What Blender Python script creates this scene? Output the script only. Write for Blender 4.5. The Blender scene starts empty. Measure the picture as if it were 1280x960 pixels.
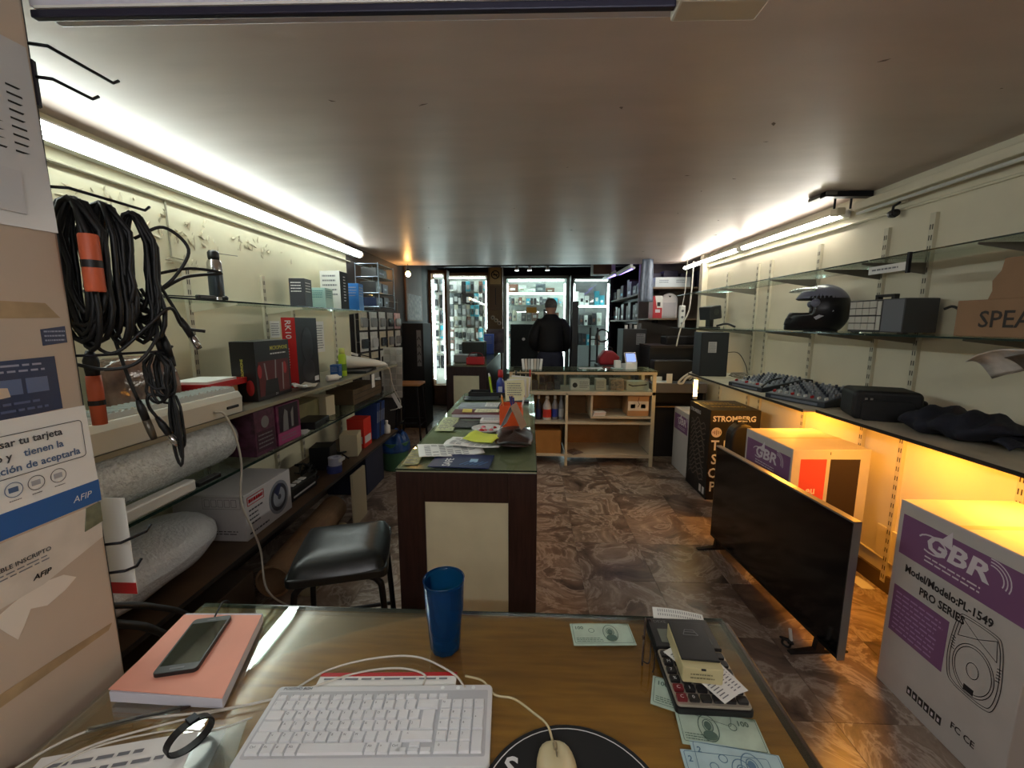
import bpy, bmesh, math, random
from mathutils import Vector, Matrix, Euler
R = math.radians
random.seed(11)
sc = bpy.context.scene
COL = sc.collection
# ------------------------------------------------------------------ camera, world, exposure
cd = bpy.data.cameras.new('camera'); cam = bpy.data.objects.new('camera', cd); COL.objects.link(cam)
cd.sensor_width = 36.0; cd.lens = 520.0/1280.0*36.0; cd.clip_start = 0.02; cd.clip_end = 60
cam.location = (0, 0, 1.43); cam.rotation_euler = (R(90-8.4), 0, R(2.5))
sc.camera = cam
w = bpy.data.worlds.new('world'); sc.world = w; w.use_nodes = True
w.node_tree.nodes['Background'].inputs[0].default_value = (0.75, 0.85, 1.0, 1)
w.node_tree.nodes['Background'].inputs[1].default_value = 0.03
vs = sc.view_settings
vs.view_transform = 'Standard'; vs.look = 'None'; vs.gamma = 1.0; vs.use_curve_mapping = False
vs.exposure = 1.25
TUBE_L, TUBE_R, FILL_BEHIND = 11.5, 25.0, 22.0     # lamp strengths
WARM, BACK = 74.0, 8.0

# ------------------------------------------------------------------ materials
def lin(c): return tuple(((v/255.0)/12.92 if v/255.0 <= .04045 else ((v/255.0+.055)/1.055)**2.4) for v in c)
MATS = {}
def M(name, rgb=(128,128,128), rough=.5, metal=0., var=0., scale=10., bump=0., bscale=40., emit=0., coat=0., trans=0., rgb2=None, stretch=None, spec=.5):
    if name in MATS: return MATS[name]
    m = bpy.data.materials.new(name); m.use_nodes = True
    nt = m.node_tree; b = nt.nodes['Principled BSDF']
    c = lin(rgb)
    b.inputs['Base Color'].default_value = (*c, 1); b.inputs['Roughness'].default_value = rough
    b.inputs['Metallic'].default_value = metal; b.inputs['Specular IOR Level'].default_value = spec
    if coat: b.inputs['Coat Weight'].default_value = coat; b.inputs['Coat Roughness'].default_value = .06
    if trans: b.inputs['Transmission Weight'].default_value = trans
    if emit:
        b.inputs['Emission Color'].default_value = (*c, 1); b.inputs['Emission Strength'].default_value = emit
    tc = None
    if var or rgb2 or bump:
        tc = nt.nodes.new('ShaderNodeTexCoord'); mp = nt.nodes.new('ShaderNodeMapping')
        nt.links.new(tc.outputs['Object'], mp.inputs[0])
        if stretch: mp.inputs['Scale'].default_value = stretch
    if var or rgb2:
        n = nt.nodes.new('ShaderNodeTexNoise'); n.inputs['Scale'].default_value = scale; n.inputs['Detail'].default_value = 6
        nt.links.new(mp.outputs[0], n.inputs['Vector'])
        mx = nt.nodes.new('ShaderNodeValToRGB')
        c2 = lin(rgb2) if rgb2 else tuple(max(0, v*(1-var)) for v in c)
        c1 = c if rgb2 else tuple(min(1, v*(1+var*.4)) for v in c)
        mx.color_ramp.elements[0].color = (*c2, 1); mx.color_ramp.elements[1].color = (*c1, 1)
        mx.color_ramp.elements[0].position = .34; mx.color_ramp.elements[1].position = .66
        nt.links.new(n.outputs['Fac'], mx.inputs[0]); nt.links.new(mx.outputs[0], b.inputs['Base Color'])
    if bump:
        n2 = nt.nodes.new('ShaderNodeTexNoise'); n2.inputs['Scale'].default_value = bscale; n2.inputs['Detail'].default_value = 4
        nt.links.new(mp.outputs[0], n2.inputs['Vector'])
        bp = nt.nodes.new('ShaderNodeBump'); bp.inputs['Strength'].default_value = bump; bp.inputs['Distance'].default_value = .01
        nt.links.new(n2.outputs['Fac'], bp.inputs['Height']); nt.links.new(bp.outputs[0], b.inputs['Normal'])
    MATS[name] = m
    return m
def GLASS(name, rgb=(248,253,251), fac=.1, rough=.03):
    if name in MATS: return MATS[name]
    m = bpy.data.materials.new(name); m.use_nodes = True; nt = m.node_tree
    for n in list(nt.nodes): nt.nodes.remove(n)
    o = nt.nodes.new('ShaderNodeOutputMaterial'); mix = nt.nodes.new('ShaderNodeMixShader')
    t = nt.nodes.new('ShaderNodeBsdfTransparent'); g = nt.nodes.new('ShaderNodeBsdfGlossy'); f = nt.nodes.new('ShaderNodeLayerWeight')
    ad = nt.nodes.new('ShaderNodeMath'); ad.operation = 'MULTIPLY_ADD'
    t.inputs[0].default_value = (*lin(rgb), 1); g.inputs['Roughness'].default_value = rough; g.inputs['Color'].default_value = (.9,.95,.93,1)
    f.inputs['Blend'].default_value = .2
    nt.links.new(f.outputs['Fresnel'], ad.inputs[0]); ad.inputs[1].default_value = .7; ad.inputs[2].default_value = fac*.4
    nt.links.new(ad.outputs[0], mix.inputs[0]); nt.links.new(t.outputs[0], mix.inputs[1]); nt.links.new(g.outputs[0], mix.inputs[2])
    nt.links.new(mix.outputs[0], o.inputs[0])
    MATS[name] = m
    return m
# common materials
blackp = M('black_plastic', (20,20,22), .42); darkm = M('dark_metal', (30,31,38), .4, .5)
whitep = M('white_plastic', (226,226,222), .35); paper = M('white_paper', (236,236,232), .7)
ink = M('black_ink', (18,18,20), .6); grey = M('grey_plastic', (110,112,114), .5)
card = M('cardboard', (168,128,84), .8, var=.15, scale=14); chrome = M('chrome', (200,200,200), .18, 1.)
glass = GLASS('shelf_glass', (250,254,252)); glassedge = M('glass_edge_green', (28,52,46), .15, spec=.8)
blackrub = M('black_rubber', (16,17,19), .5); redp = M('red_print', (186,30,34), .5)
cream = M('cream_metal', (222,214,190), .5, var=.08, scale=6)

# ------------------------------------------------------------------ mesh helpers
class MB:
    def __init__(s): s.v = []; s.f = []
    def add(s, vs, fs):
        k = len(s.v); s.v += [tuple(v) for v in vs]; s.f += [tuple(i+k for i in f) for f in fs]; return s
    def box(s, c, d, rot=None):
        x, y, z = d[0]/2, d[1]/2, d[2]/2
        vs = [Vector(p) for p in ((-x,-y,-z),(x,-y,-z),(x,y,-z),(-x,y,-z),(-x,-y,z),(x,-y,z),(x,y,z),(-x,y,z))]
        if rot is not None: vs = [rot @ v for v in vs]
        vs = [v+Vector(c) for v in vs]
        return s.add(vs, [(0,3,2,1),(4,5,6,7),(0,1,5,4),(1,2,6,5),(2,3,7,6),(3,0,4,7)])
    def span(s, a, b):
        return s.box(((a[0]+b[0])/2,(a[1]+b[1])/2,(a[2]+b[2])/2), (abs(b[0]-a[0]),abs(b[1]-a[1]),abs(b[2]-a[2])))
    def tube(s, pts, r, n=8, closed=False, caps=True):
        pts = [Vector(p) for p in pts]; m = len(pts); rs = r if isinstance(r, (list,tuple)) else [r]*m
        t = (pts[1]-pts[0]).normalized(); up = Vector((0,0,1)) if abs(t.z) < .9 else Vector((1,0,0))
        nrm = t.cross(up).normalized(); rings = []; k = len(s.v)
        for i, p in enumerate(pts):
            if closed: t = (pts[(i+1) % m]-pts[i-1])
            else: t = pts[min(i+1,m-1)]-pts[max(i-1,0)]
            if t.length < 1e-9: t = Vector((0,0,1))
            t.normalize(); nrm = (nrm-t*nrm.dot(t))
            if nrm.length < 1e-6: nrm = t.orthogonal()
            nrm.normalize(); bi = t.cross(nrm)
            for j in range(n):
                a = 2*math.pi*j/n; s.v.append(tuple(p+(nrm*math.cos(a)+bi*math.sin(a))*rs[i]))
        for i in range(m if closed else m-1):
            for j in range(n):
                a, b = k+i*n+j, k+i*n+(j+1) % n; c, d = k+((i+1) % m)*n+(j+1) % n, k+((i+1) % m)*n+j
                s.f.append((a,b,c,d))
        if caps and not closed:
            s.f.append(tuple(k+j for j in range(n))[::-1]); s.f.append(tuple(k+(m-1)*n+j for j in range(n)))
        return s
    def bar(s, a, b, r, n=8): return s.tube([a,b], r, n)
    def lathe(s, prof, n=24, c=(0,0,0), ax='z', caps=True):
        k = len(s.v); c = Vector(c)
        for (r, h) in prof:
            for j in range(n):
                a = 2*math.pi*j/n; x, y = r*math.cos(a), r*math.sin(a)
                p = {'z':(x,y,h),'y':(x,h,-y),'x':(h,x,y)}[ax]; s.v.append(tuple(Vector(p)+c))
        for i in range(len(prof)-1):
            for j in range(n):
                s.f.append((k+i*n+j, k+i*n+(j+1) % n, k+(i+1)*n+(j+1) % n, k+(i+1)*n+j))
        if caps:
            s.f.append(tuple(k+j for j in range(n))[::-1]); q = k+(len(prof)-1)*n; s.f.append(tuple(q+j for j in range(n)))
        return s
    def prism(s, pts, h0, h1, ax='z'):          # polygon in 2D extruded along an axis
        k = len(s.v); n = len(pts)
        def pl(u, v, h): return {'z':(u,v,h),'y':(u,h,v),'x':(h,u,v)}[ax]
        for h in (h0, h1):
            for (u, v) in pts: s.v.append(pl(u, v, h))
        s.f.append(tuple(k+i for i in range(n))[::-1]); s.f.append(tuple(k+n+i for i in range(n)))
        for i in range(n): s.f.append((k+i, k+(i+1) % n, k+n+(i+1) % n, k+n+i))
        return s
    def grid(s, fn, nu, nv, thick=0.):          # fn(u,v)->(x,y,z), u,v in 0..1
        k = len(s.v)
        for i in range(nu+1):
            for j in range(nv+1): s.v.append(tuple(fn(i/nu, j/nv)))
        for i in range(nu):
            for j in range(nv):
                a = k+i*(nv+1)+j; s.f.append((a, a+nv+1, a+nv+2, a+1))
        return s
    def mesh(s, name, mat=None, smooth=False):
        me = bpy.data.meshes.new(name); me.from_pydata(s.v, [], s.f)
        bm = bmesh.new(); bm.from_mesh(me); bmesh.ops.recalc_face_normals(bm, faces=bm.faces); bm.to_mesh(me); bm.free()
        if mat: me.materials.append(mat)
        if smooth:
            for p in me.polygons: p.use_smooth = True
        return me
    def build(s, name, mat, parent=None, smooth=False, bevel=0., seg=2, solid=0., sub=0, loc=None, rot=None):
        o = bpy.data.objects.new(name, s.mesh(name, mat, smooth)); COL.objects.link(o)
        if parent: o.parent = parent
        if loc: o.location = loc
        if rot: o.rotation_euler = rot
        if solid: md = o.modifiers.new('solid', 'SOLIDIFY'); md.thickness = solid; md.offset = 0
        if bevel: md = o.modifiers.new('bevel', 'BEVEL'); md.width = bevel; md.segments = seg; md.limit_method = 'ANGLE'; md.angle_limit = R(40)
        if sub: md = o.modifiers.new('sub', 'SUBSURF'); md.levels = sub; md.render_levels = sub
        return o
def tag(o, label, cat, group=None):
    o['label'] = label; o['category'] = cat
    if group: o['group'] = group
    return o
def thing(name, label, cat, loc=(0,0,0), rz=0., group=None, rot=None):
    o = bpy.data.objects.new(name, None); COL.objects.link(o); o.empty_display_size = .05
    o.location = loc; o.rotation_euler = rot if rot else (0,0,R(rz))
    return tag(o, label, cat, group)
def struct(o): o['kind'] = 'structure'; return o
def stuff(o): o['kind'] = 'stuff'; return o
def copy_tree(o, parent=None):
    c = o.copy(); COL.objects.link(c); c.parent = parent
    for ch in list(o.children): copy_tree(ch, c)
    return c
# ------------------------------------------------------------------ print helpers: a face frame maps (u right, v up, n out) to local space
def frame(o, u, v):
    u = Vector(u).normalized(); v = Vector(v).normalized(); n = u.cross(v)
    m = Matrix((u, v, n)).transposed().to_4x4(); m.translation = Vector(o); return m
def boxframe(face, d):
    x, y, z = d[0]/2, d[1]/2, d[2]
    return {'F': frame((-x,-y,0),(1,0,0),(0,0,1)), 'B': frame((x,y,0),(-1,0,0),(0,0,1)), 'L': frame((-x,y,0),(0,-1,0),(0,0,1)),
            'R': frame((x,-y,0),(0,1,0),(0,0,1)), 'T': frame((-x,-y,z),(1,0,0),(0,1,0))}[face]
def place(o, parent, fr, label=None):
    if parent: o.parent = parent
    o.matrix_local = fr if not isinstance(fr, tuple) else fr[0]
    if label: o['label'] = label
    return o
def pr_rect(parent, fr, u0, v0, u1, v1, mat, name='print_panel', h=.0008):
    o = MB().span((u0,v0,0),(u1,v1,h)).build(name, mat); return place(o, parent, fr)
def pr_poly(parent, fr, pts, mat, name='print_shape', h=.0009):
    o = MB().prism(pts, 0, h).build(name, mat); return place(o, parent, fr)
def ribbon(mb, pts, wd, h=.001, closed=False):
    n = len(pts); q = [Vector((p[0],p[1])) for p in pts]
    L = []
    for i in range(n):
        a = q[i-1] if (i > 0 or closed) else q[i]; b = q[(i+1) % n] if (i < n-1 or closed) else q[i]
        t = (b-a); t = t.normalized() if t.length > 1e-9 else Vector((1,0)); nn = Vector((-t.y,t.x))*wd/2
        L.append((q[i]+nn, q[i]-nn))
    k = len(mb.v)
    for (a, b) in L: mb.v += [(a.x,a.y,h),(b.x,b.y,h)]
    for i in range(n if closed else n-1):
        j = (i+1) % n; mb.f.append((k+2*i, k+2*i+1, k+2*j+1, k+2*j))
    return mb
def circ(cx, cy, rx, ry=None, n=28, a0=0., a1=360.):
    ry = ry or rx; full = abs(a1-a0) >= 360
    return [(cx+rx*math.cos(R(a0+(a1-a0)*i/(n if full else n-1))), cy+ry*math.sin(R(a0+(a1-a0)*i/(n if full else n-1)))) for i in range(n)]
def rrect(x0, y0, x1, y1, r, n=5):
    P = []
    for (cx, cy, a) in ((x1-r,y0+r,270),(x1-r,y1-r,0),(x0+r,y1-r,90),(x0+r,y0+r,180)):
        for i in range(n+1): P.append((cx+r*math.cos(R(a+90*i/n)), cy+r*math.sin(R(a+90*i/n))))
    return P
def pr_lines(parent, fr, lines, wd, mat, name='print_lines', h=.0012, closed=False):
    mb = MB()
    for ln in lines: ribbon(mb, ln, wd, h, closed)
    return place(mb.build(name, mat), parent, fr)
TXT = {}
def pr_text(parent, fr, u, v, size, s, mat, align='LEFT', bold=0., sx=1., shear=0., name='lettering', h=.0012):
    key = (s, align, bold, shear)
    if key not in TXT:
        cu = bpy.data.curves.new('t', 'FONT'); cu.body = s; cu.align_x = align; cu.size = 1.; cu.resolution_u = 2; cu.offset = bold; cu.shear = shear
        ob = bpy.data.objects.new('t', cu); TXT[key] = bpy.data.meshes.new_from_object(ob)
        bpy.data.objects.remove(ob); bpy.data.curves.remove(cu)
    me = TXT[key].copy(); me.materials.clear(); me.materials.append(mat)
    o = bpy.data.objects.new(name, me); COL.objects.link(o)
    o.parent = parent; o.matrix_local = fr @ Matrix.Translation((u,v,h)) @ Matrix.Diagonal((size*sx,size,1,1))
    return o
def pr_fake(parent, fr, u0, v0, u1, v1, rows, mat, name='small_print', wd=None, seed=0, fill=.85):   # lines of print too small to read
    rg = random.Random(seed); mb = MB(); dv = (v1-v0)/rows; wd = wd or dv*.35
    for i in range(rows):
        v = v1-dv*(i+.5); u = u0; end = u0+(u1-u0)*(fill+(1-fill)*rg.random()*1.0)
        while u < end:
            l = (u1-u0)*rg.uniform(.05,.16); mb.add([(u,v-wd/2,.0012),(min(u+l,end),v-wd/2,.0012),(min(u+l,end),v+wd/2,.0012),(u,v+wd/2,.0012)],[(0,1,2,3)]); u += l+(u1-u0)*.025
    return stuff(place(mb.build(name, mat), parent, fr))
def carton(name, label, cat, loc, d, rz=0., mat=card, group=None, bev=.004, part='box_body', tilt=None):
    t = thing(name, label, cat, loc, rz, group, rot=tilt)
    MB().box((0,0,d[2]/2), d).build(part, mat, t, bevel=bev)
    return t
def bez(pts, n=8):        # Catmull-Rom through points
    P = [Vector(p) for p in pts]; P = [P[0]*2-P[1]]+P+[P[-1]*2-P[-2]]; out = []
    for i in range(1, len(P)-2):
        for k in range(n):
            t = k/n; a, b, c, d = P[i-1], P[i], P[i+1], P[i+2]
            out.append(.5*((2*b)+(-a+c)*t+(2*a-5*b+4*c-d)*t*t+(-a+3*b-3*c+d)*t**3))
    out.append(P[-2]); return out
def cable(name, label, pts, r, mat, group=None, n=6, seg=7):
    return tag(MB().tube(bez(pts, seg), r, n).build(name, mat, smooth=True), label, 'cable', group)
# ------------------------------------------------------------------ setting
LX, RX, CZ = -1.72, 1.92, 2.16
def marble():
    m = bpy.data.materials.new('brown_marble'); m.use_nodes = True; nt = m.node_tree; b = nt.nodes['Principled BSDF']
    N = nt.nodes.new; L = nt.links.new
    geo = N('ShaderNodeNewGeometry'); oi = N('ShaderNodeObjectInfo'); ad = N('ShaderNodeVectorMath'); ad.operation = 'MULTIPLY_ADD'
    cmb = N('ShaderNodeCombineXYZ'); L(oi.outputs['Random'], cmb.inputs[0]); L(oi.outputs['Random'], cmb.inputs[2])
    ad.inputs[1].default_value = (7,7,7); L(cmb.outputs[0], ad.inputs[0]); L(geo.outputs['Position'], ad.inputs[2])
    n1 = N('ShaderNodeTexNoise'); n1.inputs['Scale'].default_value = 3.2; n1.inputs['Detail'].default_value = 9; n1.inputs['Roughness'].default_value = .65; n1.inputs['Distortion'].default_value = 1.6
    L(ad.outputs[0], n1.inputs['Vector'])
    r1 = N('ShaderNodeValToRGB'); e = r1.color_ramp.elements
    e[0].position = .30; e[0].color = (*lin((66,56,52)),1); e[1].position = .72; e[1].color = (*lin((196,180,164)),1)
    k = r1.color_ramp.elements.new(.47); k.color = (*lin((124,106,94)),1); k = r1.color_ramp.elements.new(.58); k.color = (*lin((150,134,120)),1)
    L(n1.outputs['Fac'], r1.inputs[0])
    n2 = N('ShaderNodeTexNoise'); n2.inputs['Scale'].default_value = 3.2; n2.inputs['Detail'].default_value = 10; n2.inputs['Roughness'].default_value = .62; n2.inputs['Distortion'].default_value = 1.3
    L(ad.outputs[0], n2.inputs['Vector'])
    r2 = N('ShaderNodeValToRGB'); e = r2.color_ramp.elements; e[0].position = .465; e[0].color = (0,0,0,1); e[1].position = .535; e[1].color = (0,0,0,1)
    k = r2.color_ramp.elements.new(.5); k.color = (.6,.6,.6,1); L(n2.outputs['Fac'], r2.inputs[0])
    mx = N('ShaderNodeMix'); mx.data_type = 'RGBA'; mx.inputs['B'].default_value = (*lin((206,194,182)),1)
    L(r2.outputs[0], mx.inputs['Factor']); L(r1.outputs[0], mx.inputs['A']); L(mx.outputs['Result'], b.inputs['Base Color'])
    b.inputs['Roughness'].default_value = .3
    return m
MARB = marble()
fl = struct(MB().span((-2.6,-1.7,-.06),(2.7,9.3,-.004)).build('floor', MARB))
ts = 3.64/9; tm = MB().span((-ts/2+.001,-ts/2+.001,-.006),(ts/2-.001,ts/2-.001,0)).mesh('tile', MARB)
for i in range(9):
    for j in range(13):
        o = bpy.data.objects.new('tile', tm); COL.objects.link(o); o.parent = fl; o.location = (LX+ts*(i+.5), .55+ts*(j+.5), 0)
rg = random.Random(77)
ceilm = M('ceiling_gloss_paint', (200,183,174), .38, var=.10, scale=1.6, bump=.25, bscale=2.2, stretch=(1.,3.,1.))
ceil = struct(MB().span((-1.95,-1.7,CZ),(2.1,5.48,CZ+.2)).build('ceiling', ceilm))
mb = MB()
for k in range(26):
    x, y = rg.uniform(-1.2,1.6), rg.uniform(1.2,4.6); a = rg.uniform(0,3.1); l = rg.uniform(.004,.022)
    mb.add([(x+l*math.cos(a+q)*s_, y+l*math.sin(a+q)*s_*.6, CZ-rg.uniform(.0005,.004)) for q, s_ in ((0,1),(1.4,.4),(3.1,.9),(4.6,.35))],[(0,1,2,3)])
stuff(mb.build('paint_chips', M('chip_dark', (120,106,96), .8), ceil, solid=.0006))
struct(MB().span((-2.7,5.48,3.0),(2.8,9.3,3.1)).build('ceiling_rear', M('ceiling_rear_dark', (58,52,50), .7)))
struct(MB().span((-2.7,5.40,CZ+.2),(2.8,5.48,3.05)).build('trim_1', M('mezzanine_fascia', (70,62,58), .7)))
wl = M('left_wall_paint', (226,222,192), .65, var=.09, scale=2.5, bump=.12, bscale=6)
wall_l = struct(MB().span((LX-.1,-1.7,0),(LX,3.93,CZ)).build('wall_left', wl))
dk = M('dark_wall_paint', (44,40,42), .7, var=.2, scale=3)
struct(MB().span((LX-.1,3.93,0),(LX,8.5,3.0)).build('wall_left_rear', dk))
wr = M('right_wall_paint', (222,214,190), .65, var=.08, scale=2, bump=.1, bscale=5)
wall_r = struct(MB().span((RX,-1.7,0),(RX+.1,4.8,CZ)).build('wall_right', wr))
struct(MB().span((RX+.1,4.7,0),(2.55,4.8,3.0)).build('wall_right_return', dk))
struct(MB().span((2.5,4.8,0),(2.6,9.2,3.0)).build('wall_right_rear', dk))
struct(MB().span((1.5,5.93,0),(2.5,6.0,2.9)).build('wall_right_alcove', M('alcove_paint', (128,116,104), .75, var=.15, scale=4)))
struct(MB().span((-2.7,9.1,0),(2.8,9.2,3.0)).build('wall_back', dk))
struct(MB().span((-1.82,-1.75,0),(2.02,-1.65,CZ)).build('wall_front', M('front_wall', (170,160,145), .7)))
struct(MB().span((RX-.015,-1.6,0),(RX,4.78,.09)).build('baseboard_right', M('skirting_brown', (92,72,52), .6, var=.2, scale=9)))
struct(MB().span((LX,-1.6,0),(LX+.015,8.4,.09)).build('baseboard_left', M('skirting_dark', (60,50,44), .6)))
# white corner post at the end of the right wall
struct(MB().span((1.86,4.72,0),(1.94,4.80,CZ)).build('trim_2', cream, bevel=.004))
# peeling plaster on the left wall
fk = MB(); rg = random.Random(5)
for (y, z, sy, sz, n) in ((1.52,1.86,.16,.07,26),(2.02,1.86,.20,.09,34),(2.1,1.72,.16,.04,12),(2.45,1.90,.22,.06,16),(1.75,1.94,.1,.03,8),(2.75,1.88,.25,.05,12)):
    for i in range(n):
        cy, cz = y+rg.gauss(0,sy*.5), min(2.05, z+rg.gauss(0,sz*.6)); a = rg.uniform(0,6.28); l = rg.uniform(.008,.026); wd = l*rg.uniform(.25,.6)
        d = Vector((0,math.cos(a),math.sin(a))); e = Vector((0,-math.sin(a),math.cos(a))); c = Vector((LX,cy,cz))
        x = Vector((1,0,0))
        fk.add([c-d*l+x*.0005, c-d*l*.3+e*wd+x*.001, c+d*l*.5+e*wd*.8+x*rg.uniform(.003,.009), c+d*l+x*rg.uniform(.004,.012), c+d*l*.2-e*wd*.6+x*.001],[(0,1,2),(0,2,3),(0,3,4)])
stuff(fk.build('peeling_paint', M('plaster_flake', (196,188,160), .8), wall_l, solid=.0008))
# conduit running under the left lamp and down the wall
cdm = M('conduit_paint', (150,144,122), .6)
MB().tube([(LX+.008,.6,2.0),(LX+.008,4.0,2.0)], .007, 6).build('conduit', cdm, wall_l)
MB().tube([(LX+.006,1.98,2.0),(LX+.006,1.98,1.74),(LX+.006,2.07,1.735)], .004, 6).build('conduit', cdm, wall_l)
MB().tube([(RX-.01,1.0,2.0),(RX-.01,4.7,2.02)], .008, 6).build('conduit', cream, wall_r)
MB().box((RX-.01,2.34,2.06),(.02,.05,.05)).build('junction_box', cream, wall_r, bevel=.004)
MB().box((RX-.006,2.16,.26),(.012,.14,.17)).build('wall_plate', wr, wall_r, bevel=.003)
MB().tube([(RX-.008,2.0,.17),(RX-.008,2.4,.17)], .006, 6).build('conduit', cream, wall_r)

# pillar beside the desk, notices stuck to it
pil = struct(MB().span((-.98,-1.5,0),(-.805,.705,CZ)).build('wall_pillar', M('pillar_paint', (192,176,158), .6, var=.12, scale=3, bump=.1, bscale=8), bevel=.006))
PF = frame((-.805,0,0),(0,1,0),(0,0,1))
tape = M('old_tape', (172,148,112), .5, var=.25, scale=20)
def sheet(name, label, pts, mat, cat='notice', h=.0008):
    return tag(place(MB().prism(pts, 0, h).build(name, mat), None, PF), label, cat)
s1 = sheet('price_sheet', 'plastic-covered printed table sheet at the top of the beige pillar', [(.30,1.57),(.703,1.58),(.697,1.862),(.30,1.85)], M('sheet_sleeve', (196,198,200), .25, var=.05), h=.002)
I4 = Matrix.Identity(4)
rg = random.Random(3); mb = MB()
for r_ in range(9):
    for c_ in range(9):
        if rg.random() < .8:
            u, v = .42+c_*.03, 1.79-r_*.012; mb.add([(u,v,.0026),(u+.016*rg.random()+.006,v,.0026),(u+.02,v+.003,.0026),(u,v+.003,.0026)],[(0,1,2,3)])
mb.build('small_print', ink, s1)
pr_rect(s1, Matrix.Translation((0,0,0.002)), .32,1.60,.66,1.665, M('sheet_footer', (182,184,188), .3), h=.0026)
pr_fake(s1, Matrix.Translation((0,0,.002)), .34,1.607,.64,1.66, 5, M('pale_ink', (120,122,128), .6), seed=4, wd=.002)
s2 = sheet('wall_sticker', 'small navy sticker with pale lines on the pillar edge', [(.655,1.392),(.692,1.396),(.692,1.424),(.655,1.419)], M('navy_sticker', (44,56,88), .4), 'sticker')
pr_fake(s2, Matrix.Translation((0,0,0.0008)), .658,1.397,.69,1.419, 3, M('pale_blue_ink', (150,160,185), .5), seed=2)
navy = M('navy_poster', (38,58,92), .4, var=.2, scale=12)
s3 = sheet('payment_notice', 'torn dark blue payment notice above the white card poster on the pillar', [(.30,1.27),(.669,1.284),(.669,1.374),(.30,1.362)], navy)
pr_fake(s3, Matrix.Translation((0,0,0.0008)), .50,1.35,.66,1.368, 2, M('pale_blue_ink'), seed=9)
for k in range(4): pr_rect(s3, Matrix.Translation((0,0,0.0008)), .515+k*.036,1.318,.545+k*.036,1.342, M('poster_card_blue', (92,112,150), .4), 'card_icon')
pr_fake(s3, Matrix.Translation((0,0,0.0008)), .52,1.288,.655,1.31, 2, M('poster_mid_blue', (80,100,140), .4), seed=8)
pr_poly(s3, Matrix.Translation((0,0,0.0008)), [(.56,1.312),(.60,1.316),(.598,1.330),(.575,1.333),(.55,1.326)], M('torn_paper', (206,190,170), .8), 'torn_patch')
sheet('masking_tape', 'brown strip of old tape across the upper pillar', [(.40,1.432),(.687,1.438),(.668,1.462),(.40,1.466)], tape, 'tape', .0006)
s4 = sheet('card_poster', 'white poster about paying by card with blue band on the pillar', [(.25,1.10),(.708,1.10),(.704,1.282),(.25,1.284)], paper, 'poster', .0012)
gy = M('poster_grey_ink', (58,60,66), .6); bl = M('poster_blue_ink', (78,104,142), .6); band = M('poster_blue_band', (34,96,166), .5)
pr_text(s4, Matrix.Translation((0,0,0.0012)), .661,1.240,.0165,'usar tu tarjeta', gy, 'RIGHT', .02, 1.)
pr_text(s4, Matrix.Translation((0,0,0.0012)), .660,1.2195,.0165,'tienen la', bl, 'RIGHT', .02, 1.); pr_text(s4, Matrix.Translation((0,0,0.0012)), .588,1.2195,.0165,'débito y', gy, 'RIGHT', .02)
pr_text(s4, Matrix.Translation((0,0,0.0012)), .684,1.199,.0165,'obligación de aceptarla', bl, 'RIGHT', .02, 1.)
pr_lines(s4, Matrix.Translation((0,0,0.0012)), [rrect(.30,1.192,.693,1.258,.006)], .0012, gy, closed=True, name='text_frame')
for k, u in enumerate((.583,.613,.645)):
    pr_lines(s4, Matrix.Translation((0,0,0.0012)), [circ(u,1.172,.0115)], .0011, bl if k == 0 else gy, closed=True, name='card_icon')
    pr_rect(s4, Matrix.Translation((0,0,0.0012)), u-.006,1.168,u+.006,1.176, bl if k == 0 else M('poster_light_grey', (170,172,178), .6), 'card_icon')
    pr_fake(s4, Matrix.Translation((0,0,0.0012)), u-.008,1.153,u+.008,1.157, 1, gy, seed=k)
pr_rect(s4, Matrix.Translation((0,0,0.0012)), .25,1.1005,.7075,1.141, band, 'blue_band')
pr_text(s4, Matrix.Translation((0,0,.002)), .690,1.115,.016,'AFIP', paper, 'RIGHT', -.0, 1., .25)
s5 = sheet('tax_notice', 'worn white tax notice taped below the card poster on the pillar', [(.25,.985),(.60,1.0),(.701,1.03),(.706,1.096),(.25,1.096)], M('worn_notice', (214,206,194), .6, var=.12, scale=15), 'notice')
pr_text(s5, Matrix.Translation((0,0,0.0008)), .618,1.052,.010,'RESPONSABLE INSCRIPTO', gy, 'RIGHT', .02)
pr_fake(s5, Matrix.Translation((0,0,0.0008)), .50,1.037,.62,1.049, 2, M('pale_ink'), seed=12)
pr_text(s5, Matrix.Translation((0,0,0.0008)), .612,1.015,.012,'AFIP', ink, 'RIGHT', .03, 1.1, .25)
rg = random.Random(1)
sheet('torn_paper_scrap', 'torn white paper remnant left on the lower pillar', [(.53,.985),(.545,.955),(.556,.935),(.566,.95),(.578,.972),(.60,.962),(.628,.97),(.648,.982),(.63,.998),(.60,1.004),(.57,1.0)], M('torn_white', (226,218,206), .8), 'paper', .0007)
sheet('packing_tape', 'long brown tape strip low on the pillar', [(.40,.838),(.52,.848),(.686,.846),(.694,.856),(.60,.864),(.523,.868),(.40,.862)], tape, 'tape', .0006)
sheet('tape_corner', 'green and grey tape scrap on the pillar edge under the poster', [(.672,1.055),(.704,1.06),(.7045,1.098),(.68,1.096)], M('greenish_tape', (120,126,104), .4, var=.4, scale=40), 'tape', .0022)

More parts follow.
